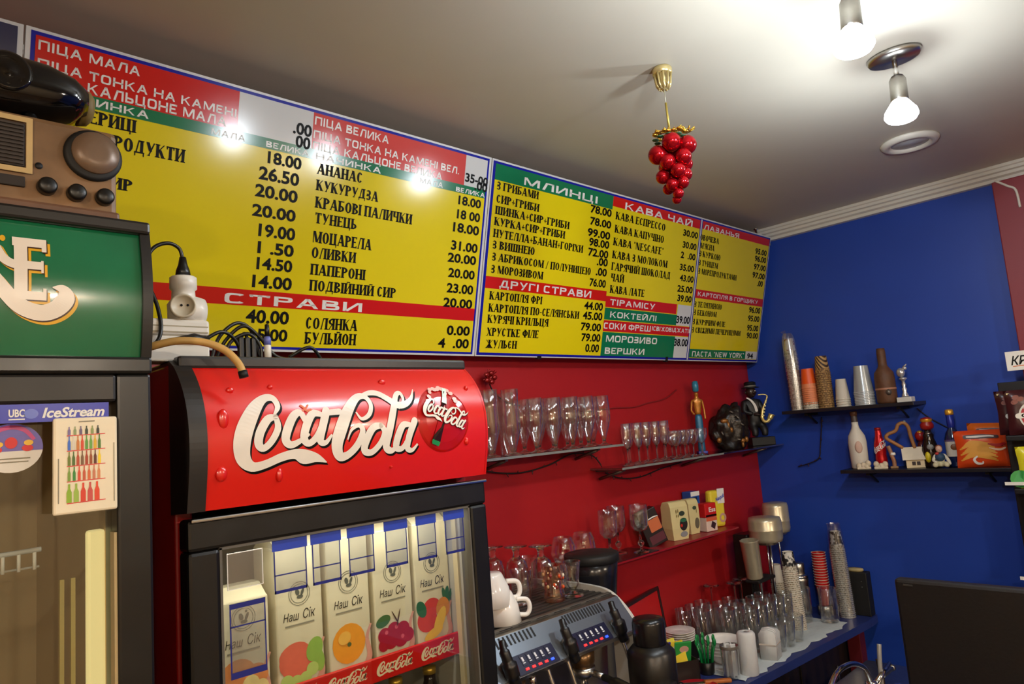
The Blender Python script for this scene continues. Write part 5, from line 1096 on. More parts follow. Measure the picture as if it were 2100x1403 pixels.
b = MB(); b.prism([(-.03, .036), (.03, .036), (.012, .09), (-.002, .09)], -.016, .082, 'X'); b.build('cottage_roof', mat('roof_cream', 'd8cfbc', .7, 0, .06, 40, .1), t)
for x in (.026, .044): b = MB(); b.box((x-.007, -.0208, .012), (x+.007, -.019, .028)); b.build('cottage_window', pal('2a1a1a'), t)
t = thing('tan_statuette', 'thin tan statuette between the cola bottle and the cottage', 'figurine', (3.452, 1.152, LZ), NR)
b = MB(); b.curve([(0, 0, 0), (.002, 0, .03), (-.004, 0, .055), (-.008, 0, .078), (-.014, 0, .10)], .0085, 8); b.build('statuette', mat('statuette_tan', '9a6c50', .5, 0, .3, 40), t); b = MB(); b.lathe([(.011, .058), (.012, .064), (.010, .07)], n=12); b.build('pale_band', m_paper, t); b = MB(); b.box((-.016, -.012, 0), (.016, .012, .01), .003); b.build('base', pal('8a6844'), t)
t = thing('hatted_bottle', 'dark bottle wearing a red and gold stopper hat on the lower shelf', 'bottle', (3.488, 1.008, LZ), NR)
MB().lathe([(0, 0), (.032, 0), (.034, .006), (.034, .075), (.028, .10), (.020, .125), (.022, .14), (.014, .152), (.014, .166)], n=24).build('bottle', mat('dark_brown_glass', '1c110c', .15, 0, .3), t)
MB().lathe([(.012, .160), (.026, .170), (.027, .185), (.020, .195), (.023, .202), (.022, .212), (0, .218)], n=20).build('hat', mat('hat_red', '9a1a16', .35, 0, .2), t); MB().lathe([(.0205, .196), (.0235, .202), (.0225, .209)], n=20, cap=False).build('hat_band', mat('hat_gold', 'd99a2a', .35, .4), t)
b = MB(); b.ell((-.012, -.026, .045), (.013, .012, .026), 10, 8); b.build('yellow_print', pal('d8c41f'), t); b = MB(); b.ell((0, -.030, .088), (.014, .006, .013), 12, 8); b.build('grey_seal', pal('8a8a86'), t); b = MB(); b.ell((.0, -.016, .146), (.012, .01, .006), 10, 6); b.build('silver_collar', m_steel, t)
t = thing('red_bauble_bottle', 'small red and gold ball topped flask behind the cottage', 'ornament', (3.52, 1.05, LZ), NR)
MB().lathe([(0, 0), (.018, 0), (.018, .09), (.008, .115)], n=16).build('flask', mat('flask_brown', '5a1a14', .3), t); b = MB(); b.ell((0, 0, .135), (.022, .022, .024), 14, 10); b.build('ball', MATS['hat_red'], t); b = MB(); b.ell((0, -.004, .150), (.013, .013, .010), 12, 8); b.build('gold_top', MATS['hat_gold'], t)
t = thing('seated_doll', 'seated child doll in white clothes and blue waistcoat on the lower shelf', 'doll', (3.435, .960, LZ), NR)
skin([(0, .004, .018, .018, .016), (0, .002, .045, .018, .014), (0, 0, .062, .008, .008), (-.018, 0, .052, .008, .008), (-.028, -.01, .032, .007, .007), (-.014, -.02, .024, .006, .006), (.018, 0, .052, .008, .008), (.03, -.006, .03, .007, .007), (.034, -.01, .012, .006, .006)], [(0, 1), (1, 2), (1, 3), (3, 4), (4, 5), (1, 6), (6, 7), (7, 8)], 'body', mat('doll_white', 'd8d4c4', .6), t)
skin([(0, .002, .016, .012, .012), (-.020, -.016, .018, .013, .012), (-.024, -.034, .010, .011, .010), (.020, -.016, .018, .013, .012), (.022, -.034, .010, .011, .010)], [(0, 1), (1, 2), (0, 3), (3, 4)], 'trousers', mat('doll_cream', 'd8d2ae', .6), t)
b = MB(); b.ell((0, -.006, .046), (.0195, .0165, .018), 14, 9); b.build('waistcoat', mat('doll_blue', '2a4a6a', .6), t)
b = MB(); b.ell((0, -.004, .080), (.0125, .0135, .0155), 16, 10); b.ell((0, -.018, .078), (.003, .003, .003), 6, 5); b.build('head', mat('doll_skin', 'e0b8a4', .5), t); b = MB(); b.ell((0, .002, .088), (.0135, .0135, .010), 14, 8); b.build('hair', pal('8a4a30'), t); b = MB(); b.ell((-.010, -.014, .062), (.008, .006, .006), 8, 6); b.build('red_scarf', pal('c03a3a'), t)
t = thing('blue_bottle', 'dark blue bottle with gold cap and white label on the lower shelf', 'bottle', (3.49, .915, LZ), NR)
MB().lathe([(0, 0), (.030, 0), (.032, .006), (.032, .12), (.026, .142), (.013, .165), (.012, .19)], n=24).build('bottle', mat('blue_glass', '10204a', .12, 0, .2, coat=.4), t)
MB().lathe([(.0125, .165), (.0148, .172), (.0152, .222), (.013, .224)], n=18, cap=False).build('neck_foil', mat('foil_blue', '1c2f96', .3, .2), t); MB().lathe([(.0155, .220), (.017, .226), (.016, .240), (.012, .244), (0, .245)], n=18).build('cap', mat('cap_gold', 'e0a63a', .3, .5), t)
MB().lathe([(.0325, .045), (.0325, .112)], n=24, cap=False).build('label_band', mat('label_white', 'cfcac0', .5, 0, .1, 40), t); b = MB(); b.ell((0, -.0315, .085), (.016, .003, .014), 12, 6); b.build('emblem', pal('7a4a2a'), t); MB().lathe([(.0328, .108), (.0328, .116)], n=24, cap=False).build('violet_line', pal('5a4a7a'), t)
def pillow(w, h, d, n=12):
    b = MB(); P = []
    for s_ in (-1, 1):
        for j in range(n+1):
            for i in range(n+1):
                u, v = i/n*2-1, j/n*2-1; e = max(0, (1-u**4))**.5*max(0, (1-v**4))**.5; P.append((u*w/2*(1-.03*math.cos(v*3)), s_*d/2*e+.0012*math.sin(9*u+5*v), h/2+v*h/2))
    N2_ = (n+1)**2; fs = []
    for q in range(2):
        for j in range(n):
            for i in range(n): k = q*N2_+j*(n+1)+i; fs.append((k, k+1, k+n+2, k+n+1) if q == 0 else (k, k+n+1, k+n+2, k+1))
    return b.add(P, fs, True)
def pf(w, h, d, off): # point on the front face of a pillow
    def f(x, z):
        u = max(-1, min(1, x/(w/2))); v = max(-1, min(1, (z-h/2)/(h/2))); return (x, -d/2*(max(0, 1-u**4))**.5*(max(0, 1-v**4))**.5-off, z)
    return f
def snack_bag(label, loc, w, h, d, m, rot, group):
    t = thing('snack_bag', label, 'bag', loc, rot, group); pillow(w, h, d).build('pouch', m, t); return t
m_chip = mat('crisp_orange', 'd8481a', .25, 0, .18, 20)
def crisp(t, w, h, d):
    f = pf(w, h, d, .0022)
    b = MB()
    for k in range(9): z = h*(.28+.05*k); ribbon(b, [(-w*.42+.008*(k % 3), z-.012, .006), (-w*.2, z+.004, .009), (w*.05, z-.004, .008), (w*.25-.006*(k % 2), z-.016, .005)], f, 4)
    b.build('noodle_picture', pal('dc9a34'), t)
    b = MB(); ribbon(b, [(-w*.3, h*.83, .016), (0, h*.835, .017), (w*.3, h*.81, .012)], pf(w, h, d, .0032), 5); b.build('dark_band', pal('3a1a1a'), t)
    b = MB(); ribbon(b, [(-w*.27, h*.835, .006), (-w*.1, h*.83, .008), (w*.12, h*.838, .006), (w*.24, h*.82, .004)], pf(w, h, d, .0040), 5); b.build('white_lettering', m_paper, t)
    b = MB(); ribbon(b, [(-w*.13, h*.30, .006), (-w*.19, h*.22, .009), (-w*.14, h*.12, .010), (-w*.04, h*.11, .007), (-w*.03, h*.17, .004)], pf(w, h, d, .0040), 5); b.build('swirl_print', m_paper, t)
    b = MB(); ribbon(b, [(w*.12, h*.62, .006), (w*.3, h*.58, .012), (w*.42, h*.62, .008)], pf(w, h, d, .0030), 5); b.build('red_swoosh', pal('a8181a'), t); b = MB(); ribbon(b, [(w*.12, h*.52, .004), (w*.3, h*.46, .009), (w*.42, h*.50, .006)], pf(w, h, d, .0030), 5); b.build('pale_swoosh', pal('e8c0a0'), t)
t = snack_bag('orange crisp bag standing in front at the right end of the lower shelf', (3.452, .805, LZ), .185, .152, .05, m_chip, NR, 'orange crisp bags on the lower shelf'); crisp(t, .185, .152, .05)
t = snack_bag('orange crisp bag behind the other one, only its top edge showing', (3.520, .775, LZ), .185, .176, .045, mat('crisp_orange2', 'd8661a', .25, 0, .2, 20), (0, .05, -1.35), 'orange crisp bags on the lower shelf'); crisp(t, .185, .176, .045)
# ------------------------------------------------------------------ snack rack at the right edge
t = thing('snack_rack', 'black snack rack at the right edge of the photo with hanging bags', 'rack', (3.40, .52, 0))
O = (3.40, .52, 0); m_rk = mat('rack_black', '121114', .4, 0, .2)
b = MB(O); b.box((3.375, .335, .02), (3.40, .70, 1.79), .003); b.build('back_panel', m_rk, t)
b = MB(O); b.box((3.18, .30, 0), (3.42, .74, .03), .004); b.build('foot', m_rk, t)
for z in (1.075, 1.365, 1.565): b = MB(O); b.box((3.25, .34, z), (3.376, .675, z+.02), .003); b.build('tray', m_rk, t)
for z in (1.40, 1.05): b = MB(O); b.box((3.245, .60, z), (3.249, .70, z+.012)); b.build('price_rail', m_paper, t)
b = MB(O); b.tube([(3.37, .60, 1.79), (3.37, .60, 1.84)], .004); b.build('sign_post', m_rk, t)
t = thing('rack_sign', 'white sign card with dark lettering above the snack rack', 'sign', (3.365, .565, 1.832), (0, .0, -1.30))
MB().box((-.09, -.002, -.0), (.09, .002, .075), .001).build('card', m_paper, t); b = MB(); words(b, 'КРІС', -.075, .02, .022, .032, fl_(.0024), .02, .3); b.build('lettering', m_ink, t); b = MB(); ribbon(b, [(-.07, .016, .003), (-.01, .02, .004), (.03, .034, .003)], fl_(.0026)); b.build('orange_stroke', pal('d8702a'), t)
RB = (0, 0, -1.15)
def crou(label, loc, full):
    w, h, d = .15, .17, .045
    t = snack_bag(label, loc, w, h, d, mat('crouton_brown', '3a1418', .3, 0, .4, 25), RB, 'dark cracker bags on the snack rack')
    b = MB(); rect(b, -.07, h-.016, .07, h-.010, pf(w, h, d, .002)); b.build('pale_seal', pal('d8c890'), t)
    f = pf(w, h, d, .0022); cx, cz = .012, .070
    for r, c, o, nm in ((.056, 'd8d4cc', .0022, 'white_ring'), (.050, 'a81828', .0028, 'red_disc')):
        b = MB(); g = pf(w, h, d, o); q = []
        for rr in (0, .5, 1): q += [g(cx+r*rr*math.cos(2*PI*k/28), cz+r*rr*math.sin(2*PI*k/28)) for k in range(28)]
        b.add(q, [(i*28+k, i*28+(k+1) % 28, (i+1)*28+(k+1) % 28, (i+1)*28+k) for i in range(2) for k in range(28)]); b.build(nm, pal(c), t)
    b = MB(); ribbon(b, [(-.045, cz+.002, .020), (0, cz+.004, .020), (.058, cz+.002, .020)], pf(w, h, d, .0036), 5); b.build('white_band', pal('e0dcd2'), t)
    b = MB(); words(b, 'CRE', -.036, .022, cz-.004, .014, pf(w, h, d, .0044), .03); b.build('lettering', m_ink, t)
    b = MB(); q = pf(w, h, d, .0036); ribbon(b, [(-.02, cz+.03, .012), (.012, cz+.036, .016), (.044, cz+.03, .010)], q, 5); b.build('white_cap_print', pal('cfcbc4'), t)
    b = MB()
    for x, z in ((-.05, .125), (-.03, .135), (-.045, .142), (.02, .14), (.045, .135)): ellipse(b, x, z, .012, .009, pf(w, h, d, .002), 10, .4)
    b.build('crouton_picture', pal('7a3a2a'), t)
crou('dark cracker bag with round red emblem in front on the snack rack', (3.282, .590, 1.586), True)
crou('dark cracker bag mostly hidden behind the front one on the snack rack', (3.335, .632, 1.586), False)
w, h, d = .14, .155, .04
t = snack_bag('yellow and green bag on the middle tray of the snack rack', (3.30, .590, 1.386), w, h, d, mat('bag_yellow', 'd8d02a', .3, 0, .15, 20), RB, 'bags on the lower trays of the snack rack')
b = MB(); ribbon(b, [(-.07, .035, .066), (0, .03, .06), (.07, .036, .066)], pf(w, h, d, .002), 6); b.build('green_print', pal('3a9a4a'), t); b = MB(); rect(b, -.03, .085, .05, .125, pf(w, h, d, .0026)); b.build('grey_print', pal('aab8c0'), t); b = MB(); ellipse(b, -.045, .10, .008, .008, pf(w, h, d, .0026)); ellipse(b, -.03, .075, .006, .006, pf(w, h, d, .0026)); b.build('dark_print', pal('3a4a1a'), t)
w, h, d = .14, .25, .045
t = snack_bag('tall yellow bag with green leaves on the lowest tray of the rack', (3.315, .575, 1.0955), w, h, d, mat('bag_gold', 'e0bc3a', .3, 0, .2, 20), RB, 'bags on the lower trays of the snack rack')
b = MB()
for x, z, a in ((-.05, .17, .4), (-.03, .125, -.3), (-.05, .085, .5), (.02, .15, .1), (-.02, .04, .2)): ellipse(b, x, z, .024, .011, pf(w, h, d, .0022), 12, a)
b.build('leaf_print', pal('2f7a3a'), t); b = MB(); ellipse(b, -.02, .215, .045, .022, pf(w, h, d, .0022), 16); b.build('white_print', m_paper, t); b = MB(); ellipse(b, -.048, .06, .012, .016, pf(w, h, d, .0026), 10); ellipse(b, -.05, .13, .008, .012, pf(w, h, d, .0026), 10); b.build('orange_print', pal('d8843a'), t)
# ------------------------------------------------------------------ the back counter
m_ctop = mat('counter_blue', '2c3a78', .35, 0, .15, 14, rvar=.1)
t = thing('back_counter', 'blue topped back counter along the red wall under the shelves', 'counter', (2.4, YW, 0)); O = (2.4, YW, 0)
b = MB(O)
poly = [(1.045, YW-.003), (XW-.003, YW-.003), (XW-.003, 1.357), (3.48, 1.352), (2.44, 1.425), (2.10, 1.425), (2.10, 1.12), (1.045, 1.12)]
b.prism(poly, ZC-.034, ZC, 'Z'); b.build('worktop', m_ctop, t)
b = MB(O); b.box((1.06, 1.16, .1), (2.08, YW-.02, ZC-.034)); b.box((2.08, 1.47, .1), (XW-.003, YW-.02, ZC-.034)); b.build('cabinet', m_wood, t)
for x in (2.35, 2.75, 3.15): b = MB(O); b.box((x-.19, 1.462, .14), (x+.19, 1.47, ZC-.06), .002); d = b.build('door', m_wood, t); b = MB(O); b.tube([(x+.14, 1.452, .5), (x+.14, 1.452, .6)], .004); b.build('handle', m_steel, d)
b = MB(O); b.box((3.44, 1.40, 0), (3.50, 1.46, ZC-.034), .003); b.build('post', mat('maroon_post', '5c1018', .5, 0, .1), t, 'dark maroon post')
b = MB(O); b.box((1.06, 1.2, 0), (2.08, YW-.05, .1)); b.box((2.08, 1.5, 0), (XW-.003, YW-.05, .1)); b.build('plinth', m_matblack, t)
# white cloth under the glasses
b = MB(); n = 26; V = []
for i in range(n+1):
    x = 2.47+.90*i/n; fy = 1.440-.030*(i/n)+.010*math.sin(i*1.3)+.006*math.sin(i*2.9)
    V += [(x, fy, .0012), (x+.002, fy+.004, .0030+.0012*math.sin(i*1.9)), (x, fy+.06, .0026), (x, 1.82, .0024)]
b.add(V, [(4*i+k, 4*i+4+k, 4*i+5+k, 4*i+1+k) for i in range(n) for k in range(3)], True)
b.v = [(x-2.9, y-1.6, z) for x, y, z in b.v]; o = b.build('cloth', mat('cloth_white', 'cfd8da', .85, 0, .08, 60, .3)); o.location = (2.9, 1.6, ZC); tag(o, 'white cloth spread on the blue counter under the glasses', 'cloth')
# tumblers on the cloth
gT = 'clear tumblers crowded on the white cloth'
tb = tumbler('tumbler', '', gT, .172, .029, .034)
ts = tumbler('tumbler', '', gT, .105, .030, .037)
row_names = ('row nearest the red wall', 'second row out from the wall', 'third row out from the wall', 'fourth row out from the wall')
for r, (y, xs) in enumerate(((1.80, (2.645, 2.722, 2.80)), (1.722, (2.665, 2.742, 2.82, 2.898)), (1.645, (2.735, 2.812, 2.89, 2.968, 3.046)), (1.568, (2.79, 2.868, 2.946, 3.024, 3.10)))):
    for i, x in enumerate(xs): put(tb, (x, y, ZC+.0035), 'tall clear tumbler, %s from the left, %s' % (ORD[i], row_names[r]))
for i, x in enumerate((2.85, 2.93, 3.01)): put(ts, (x, 1.49, ZC+.0035), 'short clear tumbler, %s from the left in the front row on the cloth' % ORD[i])
wi = goblet('wine_glass', '', 'glass', 'upside down wine glasses on the cloth', .222, .036, .105, .0045, [(.006, 0), (.024, .1), (.036, .45), (.036, .7), (.031, 1)])
for i, (x, y) in enumerate(((2.885, 1.80), (2.975, 1.735), (3.055, 1.748))): put(wi, (x, y, ZC+.226), 'wine glass upside down on the cloth, %s from the left, its foot above the tumblers' % ORD[i], FLIP)
def mug(loc, label, rz):
    t = thing('glass_mug', label, 'mug', loc, (0, 0, rz), 'glass mugs beside the cup stacks')
    MB().lathe(wall_prof([(0, 0), (.036, 0), (.039, .005), (.040, .06), (.040, .15)], .003), n=28, cap=False).build('body', m_glass, t)
    b = MB(); b.curve([(.038, 0, .125), (.06, 0, .122), (.070, 0, .095), (.066, 0, .06), (.054, 0, .035), (.038, 0, .032)], .0058, 10); b.build('handle', m_glass, t)
mug((3.300, 1.585, ZC+.0035), 'glass mug behind the other mug, close to the red cups', .3); mug((3.345, 1.482, ZC+.0035), 'glass mug in front, its handle towards the bagged cup stack', -.5)
t = thing('steel_shaker', 'chrome shaker can behind the tall patterned cup stack', 'shaker', (3.43, 1.645, ZC))
MB().lathe([(0, 0), (.033, 0), (.034, .01), (.038, .15), (.0395, .155), (.0395, .165), (.03, .175), (.026, .20), (.028, .205), (.028, .235), (.02, .242), (0, .242)], n=26).build('can', m_steel, t); MB().lathe([(.0395, .17), (.041, .178), (.03, .186)], n=26).build('rim', m_chrome, t)
# drink mixer in the corner
MX = (3.25, 1.70, ZC); t = thing('drink_mixer', 'steel drink mixer with two round motor heads in the corner', 'mixer', MX)
b = MB(MX); b.box((3.115, 1.655, ZC), (3.285, 1.84, ZC+.05), .012); b.build('base', m_black, t)
b = MB(MX); b.box((3.14, 1.735, ZC+.05), (3.23, 1.815, 1.18), .008); b.box((3.15, 1.75, 1.13), (3.45, 1.80, 1.18), .008); b.build('column', m_black, t)
m_warm = mat('warm_steel', 'c9bfa4', .3, .55, .15, 25)
for x, y, z0, z1, r in ((3.185, 1.665, 1.148, 1.262, .076), (3.415, 1.72, 1.155, 1.298, .062)):
    b = MB(); b.lathe([(r*.6, z0-.012), (r*.8, z0), (r*.94, z0+.002), (r, z0+.02), (r, z0+.05), (r*1.015, z0+.052), (r*1.015, z0+.058), (r, z0+.06), (r, z1-.02), (r*.93, z1-.004), (r*.6, z1), (0, z1)], c=(x-MX[0], y-MX[1], -ZC), n=36); h = b.build('motor_head', m_warm, t)
    b = MB(); b.tube([(x-MX[0], y-MX[1], z0-ZC-.01), (x-MX[0], y-MX[1], z0-ZC-.19)], .004); b.build('spindle', m_chrome, h)
for x, y, z0 in ((3.03, 1.66, 1.012),): b = MB(); b.M = Matrix.Translation((x-MX[0], y-MX[1], z0-ZC)) @ Matrix.Rotation(-.1, 4, 'Y'); b.lathe([(0, 0), (.034, 0), (.036, .004), (.041, .165), (.043, .168), (.041, .17), (.035, .01), (0, .006)], n=10); b.build('mixing_cup', m_warm, t, 'fluted steel mixing cup')
b = MB(MX); b.tube([(3.13, 1.69, ZC+.05), (3.13, 1.69, 1.145)], .007, 8); b.tube([(3.26, 1.69, ZC+.05), (3.26, 1.69, 1.145)], .007, 8); b.build('guide_rod', m_chrome, t)
b = MB(MX); b.box((2.995, 1.622, .995), (3.15, 1.692, 1.008), .004); b.build('cup_rest', m_matblack, t)
# black socket box and its lid at the counter end
t = thing('speaker_box', 'small black box with a white wire loop at the counter end', 'box', (3.538, 1.415, ZC)); O = (3.538, 1.415, ZC)
b = MB(O); b.box((3.512, 1.362, ZC), (3.566, 1.50, .967), .004); b.build('case', m_matblack, t)
b = MB(O); b.curve([(3.513, 1.47, .945), (3.498, 1.462, .93), (3.494, 1.452, .90), (3.498, 1.448, .87), (3.513, 1.45, .85)], .0035); b.build('wire_loop', m_white, t)
for z in (.9, .925): b = MB(O); b.box((3.5105, 1.385, z), (3.513, 1.389, z+.004)); b.build('screw', m_steel, t)
o = MB().lathe([(0, 0), (.022, 0), (.026, .006), (.024, .014), (0, .016)], n=24, scale=(.9, 1.5)).build('brush_head', mat('brush_beige', 'b8a574', .6, 0, .3, 30)); o.location = (3.54, 1.42, .967); tag(o, 'small oval beige brush head lying on the black box', 'brush')
# napkins at the counter edge
m_nap = mat('napkin_white', 'dcdcda', .85, 0, .04, 40, .15)
t = thing('paper_roll', 'white paper roll standing at the counter edge', 'roll', (2.548, 1.462, ZC))
MB().lathe([(.0, .0), (.032, 0), (.034, .004), (.034, .148), (.028, .156), (.007, .157), (.0065, .140), (0, .140)], n=30).build('roll', m_nap, t); MB().lathe([(.0, .141), (.006, .141), (.0065, .1565)], n=14).build('core', mat('core_grey', '8a8680', .8), t)
t = thing('napkin_glass', 'ribbed glass full of folded napkins left of the paper roll', 'glass', (2.478, 1.497, ZC))
MB().lathe(wall_prof([(0, 0), (.029, 0), (.031, .004), (.034, .118)], .0022), n=18, cap=False).build('tumbler', m_glass, t)
for k in range(5): a = k*1.26; b = MB(); b.box((-.011, -.003, .008), (.011, .003, .124), .002, Matrix.Rotation(a+.6, 3, 'Z')); b.v = [(x+.013*math.cos(a), y+.013*math.sin(a), z) for x, y, z in b.v]; b.build('napkin', m_nap, t)
MB().lathe([(.0345, .108), (.0355, .113), (.0345, .119)], n=28, cap=False).build('rim', mat('rim_grey', '8d867c', .3, .4), t)
t = thing('napkin_stack', 'bundle of white napkins held by a band, right of the paper roll', 'napkins', (2.755, 1.475, ZC), (0, 0, .2))
for k in range(6): x = -.03+.012*k; b = MB(); b.prism([(-.03, .002), (.034, .002), (.035, .10), (.026, .118-.003*abs(k-2)), (.0, .124-.003*abs(k-2)), (-.022, .118-.003*abs(k-2)), (-.031, .10)], x-.005, x+.005, 'X', True); b.build('napkin', m_nap, t)
b = MB(); b.box((-.037, -.0315, .058), (.037, .036, .064), .001); b.build('band', mat('band_beige', 'c9bdb2', .6), t)
# saucers and bowls
sc = MB().lathe([(0, 0), (.030, 0), (.034, .004), (.062, .013), (.0635, .0145), (.062, .0152), (.034, .0062), (.018, .006), (.0, .0065)], n=36).build('saucer', m_china); tag(sc, '', 'saucer', 'white saucers stacked by the black grinder')
bx = boxthing('cake_tin', 'dark round tin under the stack of white saucers', 'tin', (2.555, 1.765, ZC), (.1, .1, .07), m_matblack)
for k in range(5): put(sc, (2.555, 1.765, ZC+.0702+.0085*k), ('topmost white saucer of the stack by the black grinder', 'second white saucer from the top by the black grinder', 'third white saucer from the top by the black grinder', 'fourth white saucer from the top by the black grinder', 'bottom white saucer of the stack by the black grinder')[4-k])
MB().lathe([(.0, .0146), (.004, .0146), (.0045, .0135)], n=12)
bw = MB().lathe([(0, 0), (.036, 0), (.040, .004), (.066, .030), (.0705, .040), (.0715, .0405), (.070, .0415), (.0645, .0325), (.038, .0065), (0, .006)], n=40).build('bowl', m_china); tag(bw, '', 'bowl', 'white bowls stacked behind the green stirrers')
for k in range(5): put(bw, (2.615, 1.605, ZC+.004+.0125*k), ('bottom white bowl of the stack behind the green stirrers', 'second white bowl from the bottom behind the green stirrers', 'third white bowl from the bottom behind the green stirrers', 'fourth white bowl from the bottom behind the green stirrers', 'topmost white bowl behind the green stirrers')[k])
# green stirrers in a black beaker
t = thing('beaker', 'black beaker holding the green stirrers', 'beaker', (2.472, 1.598, ZC)); MB().lathe(wall_prof([(0, 0), (.026, 0), (.027, .003), (.030, .045)], .002), n=24, cap=False).build('beaker', m_black, t)
m_gr = mat('stirrer_green', '12803f', .3, 0, .15, 50)
for i in range(9):
    a = i*.7; r = .006+.015*((i*37) % 10)/10; lx, ly = .02*math.cos(a), .02*math.sin(a); h = .118+.012*((i*53) % 7)/7
    t = thing('stirrer', 'green plastic stirrer in the black beaker', 'stirrer', (2.472+r*math.cos(a), 1.598+r*math.sin(a), ZC+.006), group='green stirrers in the beaker')
    b = MB(); b.tube([(0, 0, 0), (lx*.5, ly*.5, h*.6), (lx, ly, h-.014)], .0044, 6); b.build('stem', m_gr, t); b = MB(); b.ell((lx*1.05, ly*1.05, h-.004), (.0085, .0055, .016), 10, 6); b.build('paddle', m_gr, t)
# sachets in a dark box
t = thing('sachet_box', 'dark box full of sachets in front of the saucers', 'box', (2.325, 1.645, ZC+.0), (0, 0, -.5))
b = MB(); w, d, h = .078, .05, .085
for q in ((-w, -d, 0, w, -d+.004, h), (-w, d-.004, 0, w, d, h), (-w, -d, 0, -w+.004, d, h), (w-.004, -d, 0, w, d, h), (-w, -d, 0, w, d, .004)): b.box(q[:3], q[3:])
b.build('box', mat('box_brown', '1d120f', .45), t)
for i, (x, y, c, c2, rz, tl, lb) in enumerate(((-.045, .02, '2c2f9c', 'd8d8e0', .2, .3, 'blue and white sachet at the back of the dark box'), (-.03, -.01, 'c89a6a', 'e0cca8', .5, -.5, 'beige sachet leaning in the dark box'), (.005, .0, 'e0d020', 'd8e0d0', -.3, -.35, 'yellow sachet in the middle of the dark box'), (.042, .015, '2fa04a', 'd8a89a', -.2, .35, 'green sachet at the right of the dark box'), (-.04, -.032, 'd84a1c', 'e8a02a', .3, -.6, 'orange red sachet at the front left of the dark box'), (.015, -.03, 'e8c81f', 'e8e0d0', -.5, -.5, 'yellow and white sachet at the front of the dark box'))):
    t = thing('sachet', lb, 'sachet', (2.325+x*.88+y*.48, 1.645-x*.48+y*.88, ZC+.045), (tl, .25*math.sin(i*2.1), rz-.5), 'sachets in the dark box')
    b = MB(); b.box((-.032, -.003, 0), (.032, .003, .108), .0015); b.build('packet', pal(c), t); b = MB(); ellipse(b, .004, .078, .018, .015, fl_(.0033), 12); b.build('print', pal(c2), t)
# ------------------------------------------------------------------ red framed tray leaning at the wall
t = thing('framed_tray', 'red tray with dark frame leaning against the wall behind the grinder', 'tray', (2.40, 1.795, ZC), (-.12, 0, .22))
MB().box((-.16, -.004, 0), (.17, .004, .275), .002).build('panel', mat('tray_red', 'c41a1c', .3, 0, .06), t); b = MB()
for q in ((-.17, -.010, 0, .18, .008, .012), (-.17, -.010, .268, .18, .008, .282), (-.17, -.010, 0, -.158, .008, .28), (.168, -.010, 0, .18, .008, .28)): b.box(q[:3], q[3:], .002)
b.build('frame', mat('tray_frame', '2a1012', .4), t)
# ------------------------------------------------------------------ espresso machine
EM = (1.36, 1.52, ZC); t = thing('espresso_machine', 'two group steel espresso machine with lit buttons beside the red cooler', 'coffee machine', EM)
ex0, ex1 = 1.06, 1.688
m_face = mat('machine_face', '87909a', .32, .75, .12, 18)
b = MB(EM); b.prism([(1.76, ZC+.06), (1.76, 1.245), (1.40, 1.252), (1.372, 1.248), (1.302, 1.165), (1.318, 1.150), (1.42, 1.142), (1.44, .92), (1.44, ZC+.06)], ex0, ex1, 'X'); b.build('body', m_steel, t)
b = MB(EM); b.prism([(1.44, ZC+.02), (1.44, ZC+.10), (1.30, ZC+.10), (1.29, ZC+.09), (1.29, ZC+.02)], ex0, ex1, 'X'); b.build('drip_tray', m_matblack, t)
for x in (ex0+.05, ex1-.05):
    for y in (1.32, 1.70): b = MB(EM); b.tube([(x, y, ZC), (x, y, ZC+.07)], .016, 12); b.build('foot', m_black, t)
sp = crom([(1.76, 1.262), (1.60, 1.268), (1.48, 1.268), (1.405, 1.258), (1.352, 1.222), (1.312, 1.172), (1.288, 1.110), (1.282, 1.04), (1.30, .96), (1.33, .84)], 5)
for x in (ex1+.002, ex0-.014): b = MB(EM); b.prism(sp+[(1.36, .84), (1.40, 1.0), (1.40, 1.13), (1.62, 1.20), (1.76, 1.20)], x, x+.012, 'X'); b.build('side_cheek', mat('cheek_white', 'd9d6ce', .25, .2, .04), t, 'pale curved side cheek')
# front face local frame: s along x, q down the slope
A = Vector((0, 1.372, 1.248)); Bv = Vector((0, 1.302, 1.165)); dn = (Bv-A); Lf = dn.length; dn = dn/Lf; nr = Vector((0, dn.z, -dn.y)); nr = nr if nr.y < 0 else -nr
def ff(d): return lambda x, q: tuple(Vector((x-EM[0], A.y-EM[1], A.z-EM[2]))+dn*q+nr*d)
def fbox(mb, x0, q0, x1, q1, d0, d1):
    f0, f1 = ff(d0), ff(d1); vs = [f0(x0, q0), f0(x1, q0), f0(x1, q1), f0(x0, q1), f1(x0, q0), f1(x1, q0), f1(x1, q1), f1(x0, q1)]
    mb.add(vs, [(0, 1, 2, 3), (7, 6, 5, 4), (0, 4, 5, 1), (1, 5, 6, 2), (2, 6, 7, 3), (3, 7, 4, 0)])
b = MB(); fbox(b, ex0+.002, .002, ex1-.002, Lf-.002, .0, .003); b.build('front_panel', m_face, t)
for g0, g1 in ((1.125, 1.322), (1.442, 1.602)):
    for k in range(15): x = g0+(g1-g0)*k/14; b = MB(); fbox(b, x-.003, .004, x+.003, .030, .003, .0036); b.build('vent_slot', m_matblack, t)
m_btn = mat('button_panel', '1c1d3a', .3, 0, .1)
